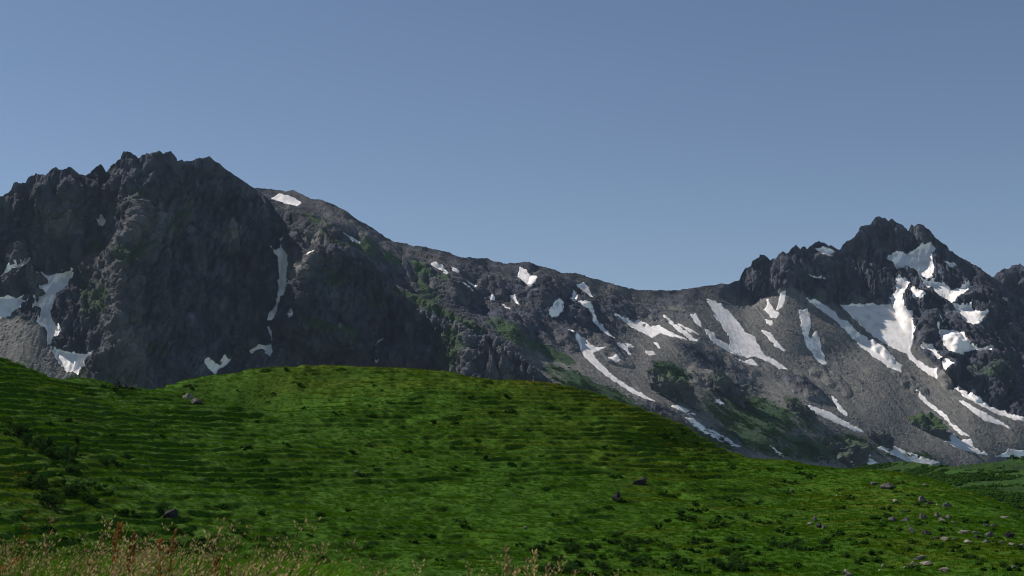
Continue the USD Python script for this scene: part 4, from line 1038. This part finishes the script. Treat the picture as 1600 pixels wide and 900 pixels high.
gt = np.random.default_rng(31)
protos = []
for k in range(4):
    protos.append([(blades(14, 0.50, 0.10, 0.0035, 0.25, 400 + k, 0.5), 'stalk_green')])
for k, (hd, hc, kd) in enumerate([('seed_beige', .30, 'panicle'), ('seed_pink', .28, 'panicle'), ('seed_beige', .22, 'plume'), ('seed_pink', .24, 'plume'), ('seed_rust', .3, 'spike'), ('seed_beige', .35, 'panicle')]):
    st, he = stalk(0.75, 0.25 + 0.1 * k, hc, 420 + k, kind=kd)
    protos.append([(st, 'stalk_straw'), (he, hd)])
n1, n2, n3 = 8000, 430, 110
yg = np.sqrt(gt.uniform(4.0 ** 2, 9.5 ** 2, n1))
ug = np.where(gt.uniform(size=n1) < .80, gt.uniform(-80, 480, n1), gt.uniform(420, 980, n1))
ys = np.sqrt(gt.uniform(4.2 ** 2, 8.5 ** 2, n2)); us = np.clip(gt.normal(130, 160, n2), -100, 560)
y3 = np.sqrt(gt.uniform(4.2 ** 2, 8.5 ** 2, n3)); u3 = gt.uniform(480, 980, n3)
Y = np.concatenate([yg, ys, y3]); Uq = np.concatenate([ug, us, u3])
X = (Uq - 800) / FPX * Y
fp = np.stack([X, Y, meadow(X, Y)], -1)
# how tall it may stand there: the clump on the left rises to the picture, the rest stays low
topv = np.interp(Uq, [-100, 0, 60, 150, 260, 380, 450, 520, 600, 760, 800, 980], [862, 860, 850, 856, 860, 848, 866, 886, 902, 905, 903, 912])
want = (at(Uq, topv, Y)[:, 2] - fp[:, 2])
tall = np.clip(gt.normal(0, 1, len(Y)), -2.2, 2.0)
idx = np.concatenate([gt.integers(0, 4, n1), 4 + gt.choice(6, n2, p=[.28, .21, .20, .15, .02, .14]), 4 + gt.choice(6, n3, p=[.3, .2, .2, .1, .02, .18])])
sc = np.where(idx < 4, (want - 0.03 + 0.03 * tall) / 0.42, (want - 0.01 + 0.05 * tall) / 0.70)
sc = np.clip(sc, 0.25, 1.6)
scatter('tall_grass', protos, fp, gt.normal(0.1, 0.7, len(Y)), sc, idx, 'tall dry seeding grass in the near foreground at the lower left', 'grass')


def single_stalk(name, label, group, u, v, y, head, material, kind, bend, seed, cat, stem='stalk_straw'):
    """A stalk whose tip stands at u, v at distance y."""
    tip = at(u, v, y)
    h = None
    xx = tip[0]
    g0 = float(meadow(np.array([xx]), np.array([y]))[0])
    h = (tip[2] - g0) / (1 - 0.25 * bend)
    t = thing(name, (xx - bend * h, y, g0))
    tag(t, label, cat, group)
    st, he = stalk(h, bend, head, seed, 0.0026, kind)
    obj('stem', st, stem, t)
    obj('seed_head', he, material, t)


SG = 'single dry seed stalks in the foreground'
for k, (u, v, y, hd, m_, kd, b, lab) in enumerate([
    (790, 851, 5.6, .22, 'seed_beige', 'spike', -.06, 'tallest dry beige seed spike at the bottom edge in the middle'),
    (834, 858, 5.6, .22, 'seed_beige', 'spike', -.03, 'dry beige seed spike right of the tallest one'),
    (825, 873, 5.4, .18, 'seed_beige', 'spike', .02, 'dry beige seed spike between the tallest one and its right neighbour'),
    (809, 884, 5.4, .18, 'seed_beige', 'spike', .05, 'low dry seed spike close right of the tallest one'),
    (856, 880, 5.6, .20, 'seed_beige', 'spike', .04, 'dry seed spike at the right end of the middle row'),
    (757, 886, 5.8, .15, 'seed_beige', 'plume', .12, 'low feathery seed head left of the tallest spike'),
    (730, 876, 5.8, .15, 'seed_beige', 'plume', -.10, 'feathery straw seed head furthest left of the middle row'),
    (660, 882, 5.8, .16, 'seed_beige', 'plume', .16, 'single straw seed head left of the middle row'),
    (878, 868, 6.2, .14, 'seed_beige', 'plume', .16, 'thin bent seed head right of the middle row'),
    (278, 828, 5.2, .24, 'seed_rust', 'spike', .05, 'tallest rust-red dock stalk in the lower left grass'),
    (256, 842, 5.2, .24, 'seed_rust', 'spike', -.03, 'rust-red dock stalk left of the tallest one'),
    (346, 872, 5.0, .2, 'seed_rust', 'spike', .08, 'rust-red dock stalk low at the right of the lower left grass'),
    (364, 884, 5.0, .2, 'seed_rust', 'spike', .04, 'shortest rust-red dock stalk at the right of the lower left grass'),
    (370, 812, 5.4, .22, 'seed_pink', 'plume', .32, 'dark drooping seed head leaning right over the lower left grass'),
    (358, 808, 5.4, .2, 'seed_pink', 'plume', .26, 'upper drooping seed head beside the dark one'),
    (404, 816, 5.6, .18, 'seed_pink', 'plume', .42, 'far-leaning thin seed head at the right of the lower left grass'),
    (192, 816, 5.4, .2, 'seed_rust', 'spike', .06, 'slim rusty stalk in the middle of the lower left grass'),
    (90, 793, 5.6, .2, 'seed_pink', 'plume', .08, 'highest pinkish seed head at the left'),
    (52, 792, 5.6, .16, 'seed_rust', 'plume', .05, 'rusty seed head highest at the far left'),
    (215, 832, 5.4, .2, 'seed_rust', 'spike', .05, 'thin rusty stalk left of the two dock stalks'),
    (515, 850, 6.0, .2, 'seed_beige', 'plume', .24, 'feathery beige seed head leaning at the right end of the tall grass'),
]):
    single_stalk('seed_stalk', lab, SG, u, v, y, hd, m_, kd, b, 500 + k, 'grass stalk')

# ------------------------------------------------------------------ air
usdkit.material(stage, '/World/Looks/haze', {'v': ('principled_volume', {'color': (0.58, 0.76, 1.0), 'density': HAZE_DENSITY, 'anisotropy': 0.2})}, [], volume='v.volume')
bx = trimesh.creation.box(bounds=[[-9500, -200, -32.5], [9500, 7500, 1100]])
tag(obj('haze', bx, 'haze'), 'thin bluish air between the camera and the mountains', 'haze', None, 'stuff')
